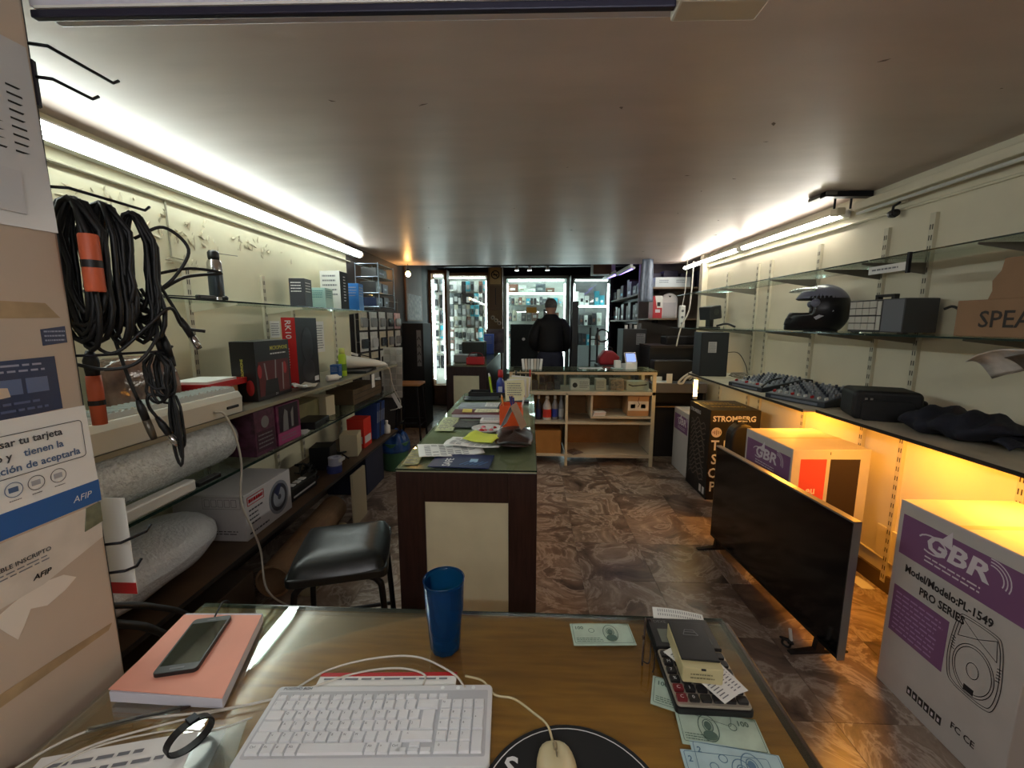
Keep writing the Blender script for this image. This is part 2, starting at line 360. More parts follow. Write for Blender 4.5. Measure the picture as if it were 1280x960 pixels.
# ------------------------------------------------------------------ lamps
def emit_mat(name, rgb, s):
    m = bpy.data.materials.new(name); m.use_nodes = True; nt = m.node_tree
    for n in list(nt.nodes): nt.nodes.remove(n)
    o = nt.nodes.new('ShaderNodeOutputMaterial'); e = nt.nodes.new('ShaderNodeEmission'); e.inputs[0].default_value = (*lin(rgb),1); e.inputs[1].default_value = s
    nt.links.new(e.outputs[0], o.inputs[0]); return m
cool = emit_mat('left_tube_light', (238,250,244), TUBE_L); neut = emit_mat('right_tube_light', (255,250,238), TUBE_R)
violet = emit_mat('violet_tube_light', (150,126,255), 2.6); warm = emit_mat('warm_lamp_light', (255,168,54), WARM); backl = emit_mat('cabinet_tube_light', (222,240,240), BACK)
def batten(name, label, a, b, r, em, housing=True, group=None, wall_dx=-.03, half=0, wall_x=0.):
    t = thing(name, label, 'lamp', a, 0, group)
    d = Vector(b)-Vector(a); u = d.normalized()
    if half:                                   # half-round diffuser facing the room
        mb = MB(); P_ = [(half*r*math.cos(R(a)), r*math.sin(R(a))) for a in range(-90,31,12)]
        for q in (u*.03, d-u*.03): mb.v += [(q.x+p[0], q.y, q.z+p[1]) for p in P_]
        n = len(P_); mb.f += [(i, i+1, n+i+1, n+i) for i in range(n-1)]
        mb.build('diffuser', em, t, smooth=True)
        mb = MB(); P_ = [(half*r*math.cos(R(a)), r*math.sin(R(a))) for a in range(30,91,10)]
        for q in (u*.03, d-u*.03): mb.v += [(q.x+p[0], q.y, q.z+p[1]) for p in P_]
        n = len(P_); mb.f += [(i, i+1, n+i+1, n+i) for i in range(n-1)]
        mb.build('added_light_shield', whitep, t, smooth=True)  # opaque cap added to keep the lamp's light off the nearby ceiling
        x1 = wall_x-a[0]; MB().add([(min(0,x1),.03,-r),(max(0,x1),.03,-r),(max(0,x1),.03,r),(min(0,x1),.03,r),(min(0,x1),d.y-.03,d.z-r),(max(0,x1),d.y-.03,d.z-r),(max(0,x1),d.y-.03,d.z+r),(min(0,x1),d.y-.03,d.z+r)],[(0,1,2,3),(4,7,6,5),(0,4,5,1),(1,5,6,2),(2,6,7,3),(3,7,4,0)]).build('housing', whitep, t); housing = False
    else: MB().tube([u*.03, d-u*.03], r, 14).build('tube', em, t, smooth=True)
    for p in (Vector((0,0,0)), d): 
        q = u*.03 if p.length < .01 else -u*.03
        MB().tube([p, p+q], r*1.05, 12).build('end_cap', whitep, t, smooth=True)
    if housing:
        mid = d/2+Vector((wall_dx,0,r*.6)); MB().box(mid, (.035,d.length,.05)).build('housing', whitep, t, bevel=.004)
    return t
batten('ceiling_lamp', 'long bright white fluorescent lamp high on the left wall', (-1.672,.75,2.085), (-1.672,4.15,2.09), .034, cool, half=1, wall_x=LX)
batten('ceiling_lamp', 'lit fluorescent tube nearest the dark bracket on the right wall', (1.878,2.68,2.075), (1.878,3.93,2.085), .02, neut, half=-1, wall_x=RX)
batten('ceiling_lamp', 'farther lit fluorescent tube at the end of the right wall', (1.878,3.97,2.085), (1.878,5.33,2.09), .02, neut, half=-1, wall_x=RX)
t = thing('lamp_batten', 'unlit cream lamp batten high on the right wall', 'lamp', (1.875,.9,2.075))
MB().box((0,.85,.012),(.05,1.70,.045)).build('housing', cream, t, bevel=.006)
MB().tube([(-.01,.02,-.028),(-.01,1.68,-.028)], .009, 8).build('tube', M('unlit_tube', (205,205,200), .3), t)
t = thing('lamp_bracket', 'dark metal bracket and clamp at the ceiling above the right lamp', 'bracket', (1.76,2.56,2.16))
MB().box((.02,.0,-.016),(.26,.05,.03)).build('plate', darkm, t, bevel=.003)
MB().box((-.08,.05,-.012),(.06,.16,.02)).build('plate', M('bracket_grey', (110,104,96), .5), t, bevel=.003)
for x in (-.02,.07): MB().tube([(x,.03,-.02),(x+.02,.06,-.075)], .006, 6).build('clip', darkm, t)
MB().box((.05,.10,-.085),(.05,.06,.04)).build('lamp_holder', M('holder_cream', (196,186,160), .5), t, bevel=.005)
t = thing('hanging_socket', 'small dark socket clamp on the right wall beside the bracket', 'socket', (1.89,2.33,2.02))
MB().tube([(0,0,.02),(-.03,0,.0),(-.035,0,-.04),(-.015,0,-.05)], .006, 6).build('hook', darkm, t); MB().lathe([(.018,-.02),(.022,0),(.018,.02)], 12, (-.01,.02,-.03), 'y').build('socket_ring', blackp, t, smooth=True)
# unseen fill lamp added behind the camera to brighten desk and ceiling
batten('ceiling_lamp', 'unseen fluorescent fill lamp added above the desk chair', (-.6,-.75,1.86), (.75,-.75,1.86), .02, emit_mat('added_fill_light', (240,243,246), FILL_BEHIND), housing=False)
_l = [o for o in bpy.data.objects if o.get('label','').endswith('above the desk chair')][0]
for x in (.1,1.25): MB().tube([(x,0,.015),(x,0,.30)], .003, 6).build('hanger_rod', darkm, _l)
# warm lamps below the right shelf
def undershelf(label, x, y):
    t = thing('shelf_spotlight', label, 'lamp', (x,y,.955), 0, 'warm lamps under the right shelf')
    MB().box((0,0,.004),(.075,.20,.008)).build('lamp_plate', M('lamp_brass', (150,120,80), .4, .5), t, bevel=.002)
    MB().box((.004,0,-.003),(.05,.17,.006)).build('diffuser', warm, t)
undershelf('warm flat lamp under the right shelf above the second white speaker carton', 1.66, 1.93)
undershelf('warm flat lamp under the right shelf above the large PRO SERIES carton', 1.68, 1.40)
undershelf('warm flat lamp under the right shelf behind the black STROMBERG carton', 1.70, 2.75)
t = thing('strip_light', 'glowing warm tube standing under the far end of the right shelf', 'lamp', (1.47,3.72,.76))
MB().tube([(0,0,.02),(0,0,.17)], .016, 12).build('tube', emit_mat('warm_tube_light', (255,200,100), 14.0), t, smooth=True)
for z in (.01,.18): MB().lathe([(.019,-.012),(.019,.012)], 12, (0,0,z)).build('end_cap', whitep, t)
# bare bulb
t = thing('wall_bulb', 'small glowing orange bulb on the dark left wall', 'bulb', (-1.53,5.28,2.03))
MB().lathe([(.004,-.034),(.02,-.028),(.03,-.008),(.028,.012),(.014,.03),(.01,.034)], 14).build('bulb_glass', emit_mat('bulb_light', (255,190,110), 40.0), t, smooth=True)
MB().lathe([(.012,.03),(.014,.06)], 10).build('bulb_socket', blackp, t); MB().tube([(0,0,.06),(0,0,.126)], .003, 6).build('flex', blackrub, t)

# ------------------------------------------------------------------ overhead frame at the desk
t = thing('overhead_frame', 'dark metal frame bar overhead with pale lamp channel on top', 'frame', (-.83,.74,1.928), 1.2)
MB().box((.53,.0,.008),(1.06,.012,.012)).build('crossbar', M('frame_navy_metal', (46,46,66), .4, .3), t, bevel=.002)
MB().box((.54,.0,.016),(1.06,.016,.004)).build('rail_lip', whitep, t)
MB().prism([(-.006,.018),(.045,.018),(.06,.10),(-.01,.10)], .0, 1.20, 'x').build('lamp_channel', M('channel_lavender', (210,210,224), .4), t, bevel=.003)
MB().box((1.13,.0,.008),(.14,.05,.02)).build('end_plate', M('end_plate_cream', (206,200,184), .4), t, bevel=.004)
for x in (.1,1.0): MB().tube([(x,0,.08),(x,0,.21)], .006, 6).build('hanger_rod', darkm, t)
# ------------------------------------------------------------------ wall uprights and shelves
upm = M('upright_cream', (206,200,178), .5, .2); slotm = M('slot_dark', (60,56,48), .8)
def upright(label, x, y, z0, z1, sgn, grp):
    t = thing('shelf_upright', label, 'shelf upright', (x,y,z0), 0, grp); h = z1-z0
    MB().box((sgn*.009,0,h/2),(.018,.028,h)).build('channel', upm, t)
    mb = MB(); k = 0
    while .03+k*.05 < h-.03:
        for dy in (-.006,.006): mb.box((sgn*.0185,dy,.03+k*.05),(.001,.004,.024))
        k += 1
    stuff(mb.build('slots', slotm, t))
ordn = ['first','second','third','fourth','fifth','sixth','seventh','eighth','ninth','tenth']
for k, (y, z1) in enumerate(((1.62,1.95),(2.15,1.945),(2.41,1.93),(2.93,1.94),(3.49,1.92),(3.68,1.917),(4.22,1.914))):
    upright(f'slotted cream shelf upright on the right wall, {ordn[k]} from the front', RX, y, .05, z1, -1, 'uprights on the right wall')
for k, (y, z1) in enumerate(((1.25,1.72),(2.05,1.72),(2.65,1.723),(2.97,1.73),(3.6,1.73))):
    upright(f'slotted cream shelf upright on the left wall, {ordn[k]} from the pillar', LX, y, .05, z1, 1, 'uprights on the left wall')
def bracket(label, x, y, z, l, sgn, mat, hh=.05, grp=None):
    w = MB().prism([(0,0),(sgn*l,0),(sgn*l,-.008),(0,-hh)], -.0015, .0015, 'y')
    tag(w.build('shelf_bracket', mat, loc=(x,y,z)), label, 'bracket', grp)
bk = M('bracket_grey_metal', (112,108,98), .5, .3)
for k, y in enumerate((1.62,2.15,2.41,2.93,3.68,4.22)):
    bracket(f'tapered metal bracket under the top right glass shelf, {ordn[k]} from the front', RX-.019, y, 1.7155, .30, -1, bk, .055, 'brackets of the top right shelf')
    bracket(f'tapered metal bracket under the middle right glass shelf, {ordn[k]} from the front', RX-.019, y, 1.3705, .30, -1, bk, .045, 'brackets of the middle right shelf')
for k, y in enumerate((1.25,2.05,2.65,3.6)):
    bracket(f'cream bracket under the left glass shelf, {ordn[k]} from the pillar', LX+.019, y, 1.5255, .24, 1, cream, .045, 'brackets of the left glass shelf')
def glass_shelf(label, x0, x1, y0, y1, z, front, th=.006):
    t = thing('glass_shelf', label, 'shelf', ((x0+x1)/2,(y0+y1)/2,z)); X, Y = (x1-x0)/2, (y1-y0)/2
    MB().span((-X,-Y,-th/2),(X,Y,th/2)).build('pane', glass, t)
    fx = X*front; MB().span((fx,-Y,-th/2),(fx+front*.0012,Y,th/2)).build('polished_edge', glassedge, t)
    return t
glass_shelf('upper right glass shelf pane nearest the front', 1.60,1.90,1.0,2.10, 1.7195, -1)
glass_shelf('upper right glass shelf pane above the black helmet', 1.60,1.90,2.11,3.2, 1.7195, -1)
glass_shelf('upper right glass shelf pane near the far post', 1.60,1.90,3.21,4.7, 1.7195, -1)
glass_shelf('middle right glass shelf pane carrying the cardboard SPEAKER box', 1.56,1.90,1.0,2.02, 1.3745, -1, .007)
glass_shelf('middle right glass shelf pane carrying the helmet', 1.56,1.90,2.03,3.3, 1.3745, -1, .007)
glass_shelf('middle right glass shelf pane with the black projector', 1.56,1.90,3.31,4.7, 1.3745, -1, .007)
glass_shelf('left upper glass shelf with the spray can and small boxes', -1.70,-1.45,.95,3.95, 1.53, 1, .008)
shm = M('grey_shelf_board', (196,186,164), .45, var=.2, scale=7); edg = M('shelf_dark_edge', (40,38,36), .4)
def board(label, x0, x1, y0, y1, z, th, front, mat, em):
    t = thing('shelf_board', label, 'shelf', ((x0+x1)/2,(y0+y1)/2,z)); X, Y = (x1-x0)/2, (y1-y0)/2
    MB().span((-X,-Y,-th),(X,Y,0)).build('panel', mat, t); fx = X*front
    MB().span((fx,-Y,-th),(fx+front*.003,Y,.0005)).build('edge_strip', em, t); return t
board('long grey shelf board on the right with the mixers', 1.43,1.898,2.20,3.80, .98, .014, -1, shm, edg)
board('near grey shelf board on the right with the black case and navy bag', 1.49,1.898,.85,2.19, .98, .014, -1, shm, edg)
board('main left shelf board with the red and black boxes', -1.70,-1.30,.75,4.0, 1.03, .016, 1, M('left_shelf_board', (120,114,100), .35, var=.25, scale=6), M('left_shelf_edge', (150,144,122), .4))
for k, y in enumerate((1.25,2.05,2.65,3.6)):
    for nm, z, l in (('main',1.0125,.36),('middle',.7655,.36),('lowest',.3895,.36)):
        bracket(f'steel bracket under the {nm} left shelf, {ordn[k]} from the pillar', LX+.019, y, z, l, 1, bk, .03, f'brackets of the {nm} left shelf')
glass_shelf('dark-edged glass shelf below the main left shelf', -1.70,-1.30,.75,3.95, .775, 1, .012)
board('lowest brown board shelf on the left with the fan carton', -1.70,-1.27,.75,3.85, .41, .018, 1, M('brown_shelf_board', (96,74,54), .5, var=.3, scale=5), edg)
# support legs of the right shelf
for k, y in enumerate((2.15,2.93,3.68)):
    bracket(f'cream bracket under the right shelf board, {ordn[k]} from the front', RX-.019, y, .964, .33, -1, cream, .05, 'brackets of the right shelf board')
# ------------------------------------------------------------------ desk
DZ = .76
wood = M('desk_wood', (206,148,64), .45, rgb2=(168,116,48), scale=5, stretch=(1.5,14,14))
t = thing('desk', 'brown wooden desk topped with a glass sheet in the foreground', 'desk', (-.17,.45,0))
MB().span((-.61,-.42,.722),(.615,.43,.754)).build('desk_top', wood, t, bevel=.003)
MB().span((.60,-.42,.718),(.625,.43,.7545)).build('edge_trim', M('desk_edge', (58,42,32), .4), t, bevel=.003)
MB().span((-.61,-.42,.7545),(.612,.432,.76)).build('glass_top', GLASS('desk_glass', (250,253,250), .2, .02), t)
MB().span((-.61,.43,.7545),(.612,.4335,.76)).build('glass_edge', glassedge, t)
MB().span((-.60,-.40,0),(-.575,.41,.722)).build('side_panel', wood, t); MB().span((.575,-.40,0),(.60,.41,.722)).build('side_panel', wood, t)
MB().span((-.575,.36,.2),(.575,.378,.722)).build('modesty_panel', wood, t)
MB().span((.2,-.38,.45),(.575,.36,.72)).build('drawer_box', wood, t)
# keyboard
kb = thing('keyboard', 'white compact computer keyboard on the desk', 'keyboard', (-.257,.594,DZ), 3.2)
KW, KD = .392, .146
kbm = M('keyboard_white', (222,224,226), .4); keym = M('key_white', (232,234,236), .45)
MB().prism(rrect(-KW/2,-KD/2,KW/2,KD/2,.009), .0, .009).build('case', kbm, kb, bevel=.0025)
MB().prism(rrect(-KW/2+.008,-KD/2+.016,KW/2-.008,KD/2-.013,.003), .009, .0095).build('key_bed', M('key_bed_grey', (196,199,203), .5), kb)
KF = frame((0,0,.0137),(1,0,0),(0,1,0)); legend = M('key_legend', (90,92,98), .6)
kcache = {}
def key(u, v, w_, h_, s=''):
    k = (round(w_,5), round(h_,5))
    if k not in kcache:
        a, b, i = w_/2-.0011, h_/2-.0011, .0008
        kcache[k] = MB().add([(-a,-b,0),(a,-b,0),(a,b,0),(-a,b,0),(-a+i,-b+i,.0042),(a-i,-b+i,.0042),(a-i,b-i,.0042),(-a+i,b-i,.0042)],[(0,3,2,1),(4,5,6,7),(0,1,5,4),(1,2,6,5),(2,3,7,6),(3,0,4,7)]).mesh('key', keym)
    o = bpy.data.objects.new('key', kcache[k]); COL.objects.link(o); o.parent = kb; o.location = (u,v,.0095)
    if s:
        pr_text(o, frame((0,0,.0042),(1,0,0),(0,1,0)), -w_*.32, h_*.02, .0055, s, legend, name='legend', h=.0002)
P = .0192; x0 = -KW/2+.012; y0 = -KD/2+.019
def krow(v, keys, h_, x=None):
    x = x0 if x is None else x
    for (wd, s) in keys:
        if s is not None: key(x+wd*P/2, v, wd*P, h_, s)
        x += wd*P
hh = .0188
def rowv(i): return y0+hh*(i+.5)
krow(rowv(0), [(1.2,'Ctrl'),(1,'Fn'),(1,'#'),(1,'Alt'),(5.4,''),(1,'Alt'),(1,'='),(1,'Ctrl')], hh)
krow(rowv(1), [(1.25,''),(1,'<')]+[(1,c) for c in 'ZXCVBNM,.-']+[(2.75,'^')], hh)
krow(rowv(2), [(1.75,'')]+[(1,c) for c in 'ASDFGHJKL']+[(1,'Ñ'),(1,'{'),(1,'}')], hh)
krow(rowv(3), [(1.5,'')]+[(1,c) for c in 'QWERTYUIOP']+[(1,'´'),(1,'+')], hh)
krow(rowv(4), [(1,c) for c in '|1234567890']+[(1,"'"),(1,'¿'),(2,'')], hh)
key(x0+P*(13.5+.75), (rowv(2)+rowv(3))/2, P*1.25, hh*2, '')
nx = x0+P*15.15
for r_, ks in ((4,'N/*-'),(3,'789'),(2,'456'),(1,'123')): krow(rowv(r_), [(1,c) for c in ks], hh, nx)
krow(rowv(0), [(2,'0'),(1,'.')], hh, nx)
key(nx+3.5*P, (rowv(2)+rowv(3))/2, P, hh*2, '+'); key(nx+3.5*P, (rowv(0)+rowv(1))/2, P, hh*2, '')
fx = x0
for g in range(4):
    n = 1 if g == 0 else 4
    for k in range(n): key(fx+P*.45, rowv(5)-.0035, P*.9, hh*.6, 'F'); fx += P*.93
    fx += P*.22
for k in range(3): key(fx+P*.45, rowv(5)-.0035, P*.9, hh*.6, ''); fx += P*.92
for k, (dx, dy, h_) in enumerate(((0,-.004,.55),(1,.005,.5),(1,-.0045,.5),(2,-.004,.55))): key(x0+P*(12.05+dx)+P*.5, rowv(0)+dy, P, hh*h_, '')
pr_text(kb, frame((0,0,.0096),(1,0,0),(0,1,0)), -KW/2+.012, KD/2-.009, .007, 'POSITIVO BGH', M('logo_dark', (70,72,76), .5), 'LEFT', .02, 1.1, .2, name='logo', h=.0003)
for k in range(3): place(MB().prism(circ(.105+k*.028,KD/2-.0075,.0035,n=12), 0, .0006).build('indicator_light', M('indicator', (245,250,250), .3)), kb, frame((0,0,.009),(1,0,0),(0,1,0)))
# envelope below the keyboard
t = thing('envelope', 'white envelope with a red flap edge lying behind the keyboard', 'envelope', (-.265,.672,DZ+.0005), 3)
MB().span((-.13,-.03,0),(.13,.028,.001)).build('sheet', paper, t); MB().span((-.13,.022,.001),(.13,.03,.0016)).build('red_edge', redp, t)
pr_fake(t, frame((0,0,.001),(1,0,0),(0,1,0)), -.12,.01,.12,.02, 1, M('pale_ink'), seed=6)
# cables on the desk
wc = M('white_cable', (214,208,196), .45)
cable('keyboard_cable', 'white keyboard cable looping high across the desk', [(-.115,.668,.768),(-.145,.70,.768),(-.225,.741,.7625),(-.312,.733,.7625),(-.39,.70,.7625),(-.45,.64,.7625),(-.555,.607,.7625),(-.71,.575,.7625),(-.775,.50,.7625),(-.775,.40,.7625)], .002, wc)
cable('charger_cable', 'second white cable running low across the desk to the left', [(-.195,.676,.7625),(-.2,.70,.7625),(-.255,.712,.7625),(-.335,.695,.7625),(-.44,.642,.7625),(-.56,.60,.7625),(-.69,.545,.7625),(-.745,.48,.7625),(-.75,.38,.7625)], .002, wc)
cable('charger_cable', 'thin white cable touching the keyboard end by the papers', [(-.47,.60,.7625),(-.52,.575,.7625),(-.6,.57,.7625),(-.70,.53,.7625),(-.72,.45,.7625)], .0015, wc)
# mouse pad, mouse
t = thing('mouse_pad', 'round black mouse pad with white ring and lettering', 'mouse pad', (.066,.467,DZ))
MB().lathe([(.143,0),(.144,.001),(.143,.003)], 48).build('pad', M('pad_black', (18,18,20), .75), t)
PFm = frame((0,0,.003),(1,0,0),(0,1,0)); wi = M('white_ink', (225,225,225), .6)
pr_lines(t, PFm, [circ(0,0,.136,n=56)], .0016, wi, closed=True, name='ring_print', h=.0004)
pr_text(t, PFm, -.102,.052,.05,'S', wi, 'LEFT', .02, name='lettering', h=.0004)
pr_lines(t, PFm, [[(.035+.01*k+.028*math.cos(R(a)), .03+.014*math.sin(R(a))*(1+.2*k)) for a in range(-60,250,20)] for k in range(4)], .002, wi, name='scribble_print', h=.0004)
t = thing('computer_mouse', 'ivory computer mouse on the round black pad', 'mouse', (.045,.516,DZ+.003), 6)
def mouse_pt(u, v, zs=1.):
    a = u*2*math.pi; x, y = .031*math.cos(a), .055*math.sin(a); e = 1-.12*abs(math.sin(a))
    return x, y
mb = MB(); n = 24; prof = [(1.,0),(1.02,.008),(.97,.019),(.82,.028),(.5,.034),(.15,.036)]
for (s, z) in prof:
    for j in range(n):
        a = 2*math.pi*j/n; c, s_ = math.cos(a), math.sin(a); sq = lambda q: math.copysign(abs(q)**.75, q)
        mb.v.append((.030*s*sq(c), .054*s*sq(s_), z*(1-.12*(s_ > 0)*s_)))
for i in range(len(prof)-1):
    for j in range(n): mb.f.append((i*n+j, i*n+(j+1) % n, (i+1)*n+(j+1) % n, (i+1)*n+j))
mb.f.append(tuple((len(prof)-1)*n+j for j in range(n))); mb.f.append(tuple(range(n))[::-1])
ivory = M('mouse_ivory', (214,200,158), .4)
mb.build('shell', ivory, t, smooth=True)
MB().box((0,.030,.0285),(.0012,.034,.006), Euler((R(-24),0,0)).to_matrix()).build('button_gap', M('gap_dark', (110,100,78), .6), t)
MB().lathe([(.006,-.003),(.008,0),(.006,.003)], 14, (0,.032,.0275), 'x').build('scroll_wheel', M('wheel_tan', (150,134,100), .5), t, smooth=True)
cable('mouse_cable', 'ivory mouse cable curving from the mouse to the keyboard', [(.04,.571,.773),(.032,.60,.772),(.01,.628,.764),(-.025,.655,.7625),(-.06,.662,.7625),(-.085,.69,.7625),(-.12,.70,.7625)], .002, ivory)
# tumbler
t = thing('tumbler', 'blue plastic drinking tumbler with faceted base on the desk', 'cup', (-.173,.774,DZ))
mb = MB(); N_ = 10; rings = []
prof = [(.030,0,1),(.0315,.004,1),(.0345,.045,1),(.0365,.062,.6),(.0385,.075,0),(.041,.128,0),(.0425,.134,0),(.0405,.134,0),(.039,.125,0),(.0355,.07,0),(.0325,.05,0),(.028,.010,0),(.001,.008,0)]
nn = 40
for (r_, z, fct) in prof:
    for j in range(nn):
        a = 2*math.pi*j/nn; q = ((a/(2*math.pi/N_)) % 1)-.5; rr = r_*(1-fct*.06*(1-math.cos(q*2*math.pi))*.5) ; mb.v.append((rr*math.cos(a), rr*math.sin(a), z))
for i in range(len(prof)-1):
    for j in range(nn): mb.f.append((i*nn+j, i*nn+(j+1) % nn, (i+1)*nn+(j+1) % nn, (i+1)*nn+j))
mb.f.append(tuple(range(nn))[::-1]); mb.f.append(tuple((len(prof)-1)*nn+j for j in range(nn)))
def blueglass():
    m = bpy.data.materials.new('blue_tumbler'); m.use_nodes = True; nt = m.node_tree; b = nt.nodes['Principled BSDF']
    b.inputs['Base Color'].default_value = (*lin((26,104,170)),1); b.inputs['Roughness'].default_value = .08; b.inputs['Transmission Weight'].default_value = .82; b.inputs['IOR'].default_value = 1.2
    return m
mb.v = [(x,y,z*1.155) for (x,y,z) in mb.v]
mb.build('body', blueglass(), t, smooth=True)
# notebook and phone
t = thing('notebook', 'coral pink notebook with white pages on the left of the desk', 'notebook', (-.655,.722,DZ))
q = [(-.09,-.102),(.122,-.107),(.055,.107),(-.118,.10)]
MB().prism(q, .0, .02).build('pages', M('page_white', (214,214,226), .7), t, bevel=.001)
mb = MB(); nb = 10
def nbf(u, v):
    a = Vector(q[0]).lerp(Vector(q[1]), u); b = Vector(q[3]).lerp(Vector(q[2]), u); p = a.lerp(b, v*.965)
    return (p.x, p.y, .0213+.004*(1-u)*max(0,1-v*3))
mb.grid(nbf, 10, 8).build('cover', M('coral_cover', (246,172,148), .6, var=.05), t, solid=.0012)
t = thing('smartphone', 'dark smartphone lying on the coral notebook', 'phone', (-.672,.727,DZ+.0235), 14)
MB().prism(rrect(-.037,-.074,.037,.074,.008), 0, .008).build('phone_body', M('phone_dark', (30,30,32), .35), t, bevel=.0012)
MB().span((-.033,-.056,.008),(.033,.058,.0083)).build('screen', M('phone_screen', (12,14,14), .05, spec=.9), t)
MB().span((-.012,-.067,.008),(.012,-.063,.0083)).build('home_button', grey, t); MB().span((-.008,.064,.008),(.008,.0655,.0083)).build('earpiece', grey, t)
cable('phone_cable', 'black charging cable plugged into the phone top', [(-.690,.80,.788),(-.697,.82,.790),(-.715,.86,.782),(-.73,.90,.74),(-.74,.93,.60),(-.76,.95,.45)], .002, blackrub)
# banknotes
bn = M('banknote_green', (186,206,188), .7, var=.12, scale=30); bn2 = M('banknote_blue', (182,208,212), .7, var=.10, scale=25); bi = M('banknote_ink', (86,110,98), .7); bi2 = M('banknote_ink_blue', (92,126,150), .7)
def note(label, x, y, rz, m, inkm, lift=0., num='100', flip=0):
    t = thing('banknote', label, 'banknote', (x,y,DZ+.0006+lift), rz, 'banknotes on the desk')
    MB().grid(lambda u, v: (-.066+.132*u, -.032+.064*v, .001*math.sin(u*5)*v), 12, 4).build('note_paper', m, t, solid=.0006)
    F_ = frame((0,0,.0016),(1,0,0),(0,1,0)); sg = -1 if flip else 1
    pr_lines(t, F_, [circ(sg*.018,.0,.0155,.0235,n=24), circ(sg*.018,.004,.008,.011,n=18)], .0014, inkm, closed=True, name='portrait_oval')
    pr_poly(t, F_, circ(sg*.018,-.012,.011,.008,n=14), inkm, 'portrait_print'); pr_poly(t, F_, circ(sg*.018,.005,.0055,.0075,n=14), inkm, 'portrait_print')
    pr_text(t, F_, -.058 if not flip else .030,.012,.013,num, inkm, 'LEFT', .02, name='number_print')
    pr_lines(t, F_, [circ(-sg*.022,.008,.006)], .0012, inkm, closed=True, name='seal_print')
    pr_lines(t, F_, [rrect(-.062,-.028,.062,.028,.003)], .0009, inkm, closed=True, name='border_print')
    pr_fake(t, F_, -.058,-.025,.0 if not flip else -.02,-.012, 3, inkm, seed=int(x*1000))
    return t
note('pale green banknote marked 100 beside the spectacles', .160,.822,3, bn, bi, num='100')
note('green banknote lying just in front of the calculator', .318,.612,-7, bn, bi, num='100', flip=1)
note('green banknote partly under the calculator edge', .29,.665,-20, bn, bi, .0005)
note('blue banknote at the near right corner of the desk', .322,.553,-8, bn2, bi2, .0012, '2', 0)
note('blue banknote peeking out below the nearest one', .305,.543,-4, bn2, bi2, 0, '2')
# calculator
t = thing('calculator', 'large silver and black calculator under the stamp pad', 'calculator', (.322,.742,DZ+.0032), -1)
tilt = Euler((R(5),0,0)).to_matrix()
MB().prism(rrect(-.066,-.107,.066,.107,.008), 0, .012).build('base', blackp, t, bevel=.002)
cal = M('calculator_silver', (176,166,150), .35, .4)
MB().prism(rrect(-.063,-.104,.063,.02,.006), .012, .017).build('faceplate', cal, t, bevel=.001)
MB().prism([(-.064,.012),(.064,.012),(.064,.034),(-.064,.026)], 0,0.001).v
MB().span((-.064,.02,.012),(.064,.104,.022)).build('display_hood', blackp, t, bevel=.002)
MB().span((-.05,.032,.022),(.05,.07,.0225)).build('display', M('lcd_grey', (120,126,116), .15), t)
pr_text(t, frame((0,0,.0222),(1,0,0),(0,1,0)), -.052,.088,.011,'DEXE', grey, name='logo', h=.0003)
bkm = M('button_black', (34,32,34), .45); brm = M('button_red', (110,26,34), .45)
for r_ in range(6):
    for c_ in range(6):
        red = c_ == 0 and r_ in (0,1); u, v = -.052+c_*.0205, -.092+r_*.0192
        bt = MB().prism(rrect(-.0085,-.0065,.0085,.0065,.002), 0, .005).build('button', brm if red else bkm, t, loc=(u,v,.017))
        ch = ('C','C','%','7','M','>')[r_] if c_ == 0 else ('0','1','4','7','M','/')[r_] if c_ == 1 else ''
        if ch: pr_text(bt, frame((0,0,.005),(1,0,0),(0,1,0)), -.003,-.003,.009,ch, wi, name='legend', h=.0003)
# receipts between calculator and stamp pad
def receipt(label, x, y, z, rz, w_, l, seed, curl=.0, tilt=0.):
    t = thing('receipt', label, 'receipt', (x,y,z), 0, None, rot=(R(tilt),0,R(rz)))
    MB().grid(lambda u, v: (-w_/2+w_*u, -l/2+l*v, curl*(math.sin(v*math.pi)*.6-(v-.5)**2)), 4, 10).build('sheet', paper, t, solid=.0005)
    mb = MB(); rg = random.Random(seed); 
    for i in range(20):
        v = .05+.88*i/20
        for (a, b) in ((.08,.3+.2*rg.random()),(.6,.7),(.78,.92)):
            zz = lambda vv: curl*(math.sin(vv*math.pi)*.6-(vv-.5)**2)+.0009
            mb.add([(-w_/2+w_*a,-l/2+l*v,zz(v)),(-w_/2+w_*b,-l/2+l*v,zz(v)),(-w_/2+w_*b,-l/2+l*(v+.014),zz(v+.014)),(-w_/2+w_*a,-l/2+l*(v+.014),zz(v+.014))],[(0,1,2,3)])
    mb.build('small_print', M('pale_ink'), t); return t
receipt('printed till receipt held under the stamp pad', .325,.705,.7905, 32, .06, .13, 4, .002)
receipt('second receipt fanned out below the stamp pad', .335,.712,.7895, 22, .06, .13, 5, .001)
receipt('white receipt sticking out behind the calculator', .34,.868,.763, 78, .07, .11, 6, .004)
t = thing('stamp_pad', 'black and ivory stamp pad box on top of the receipts', 'stamp pad', (.315,.726,.7925), -4)
MB().prism(rrect(-.035,-.056,.035,.056,.004), 0, .03).build('case', M('pad_ivory', (196,184,138), .4), t, bevel=.0015)
MB().span((-.0335,-.040,.03),(.0335,.056,.0335)).build('lid', blackp, t, bevel=.001)
FT = frame((0,0,.0335),(1,0,0),(0,1,0)); pr_lines(t, FT, [[(-.014,.02),(.014,.02)],[(-.01,.028),(.01,.028)],[(-.014,.02),(-.008,.034),(.008,.034),(.014,.02)]], .0015, grey, name='emblem')
FF = frame((0,-.056,0),(1,0,0),(0,0,1)); pr_fake(t, FF, -.022,.008,.022,.022, 2, M('pad_print', (120,112,80), .6), seed=31); MB().box((0,-.0562,.028),(.008,.002,.003)).build('latch', blackp, t)
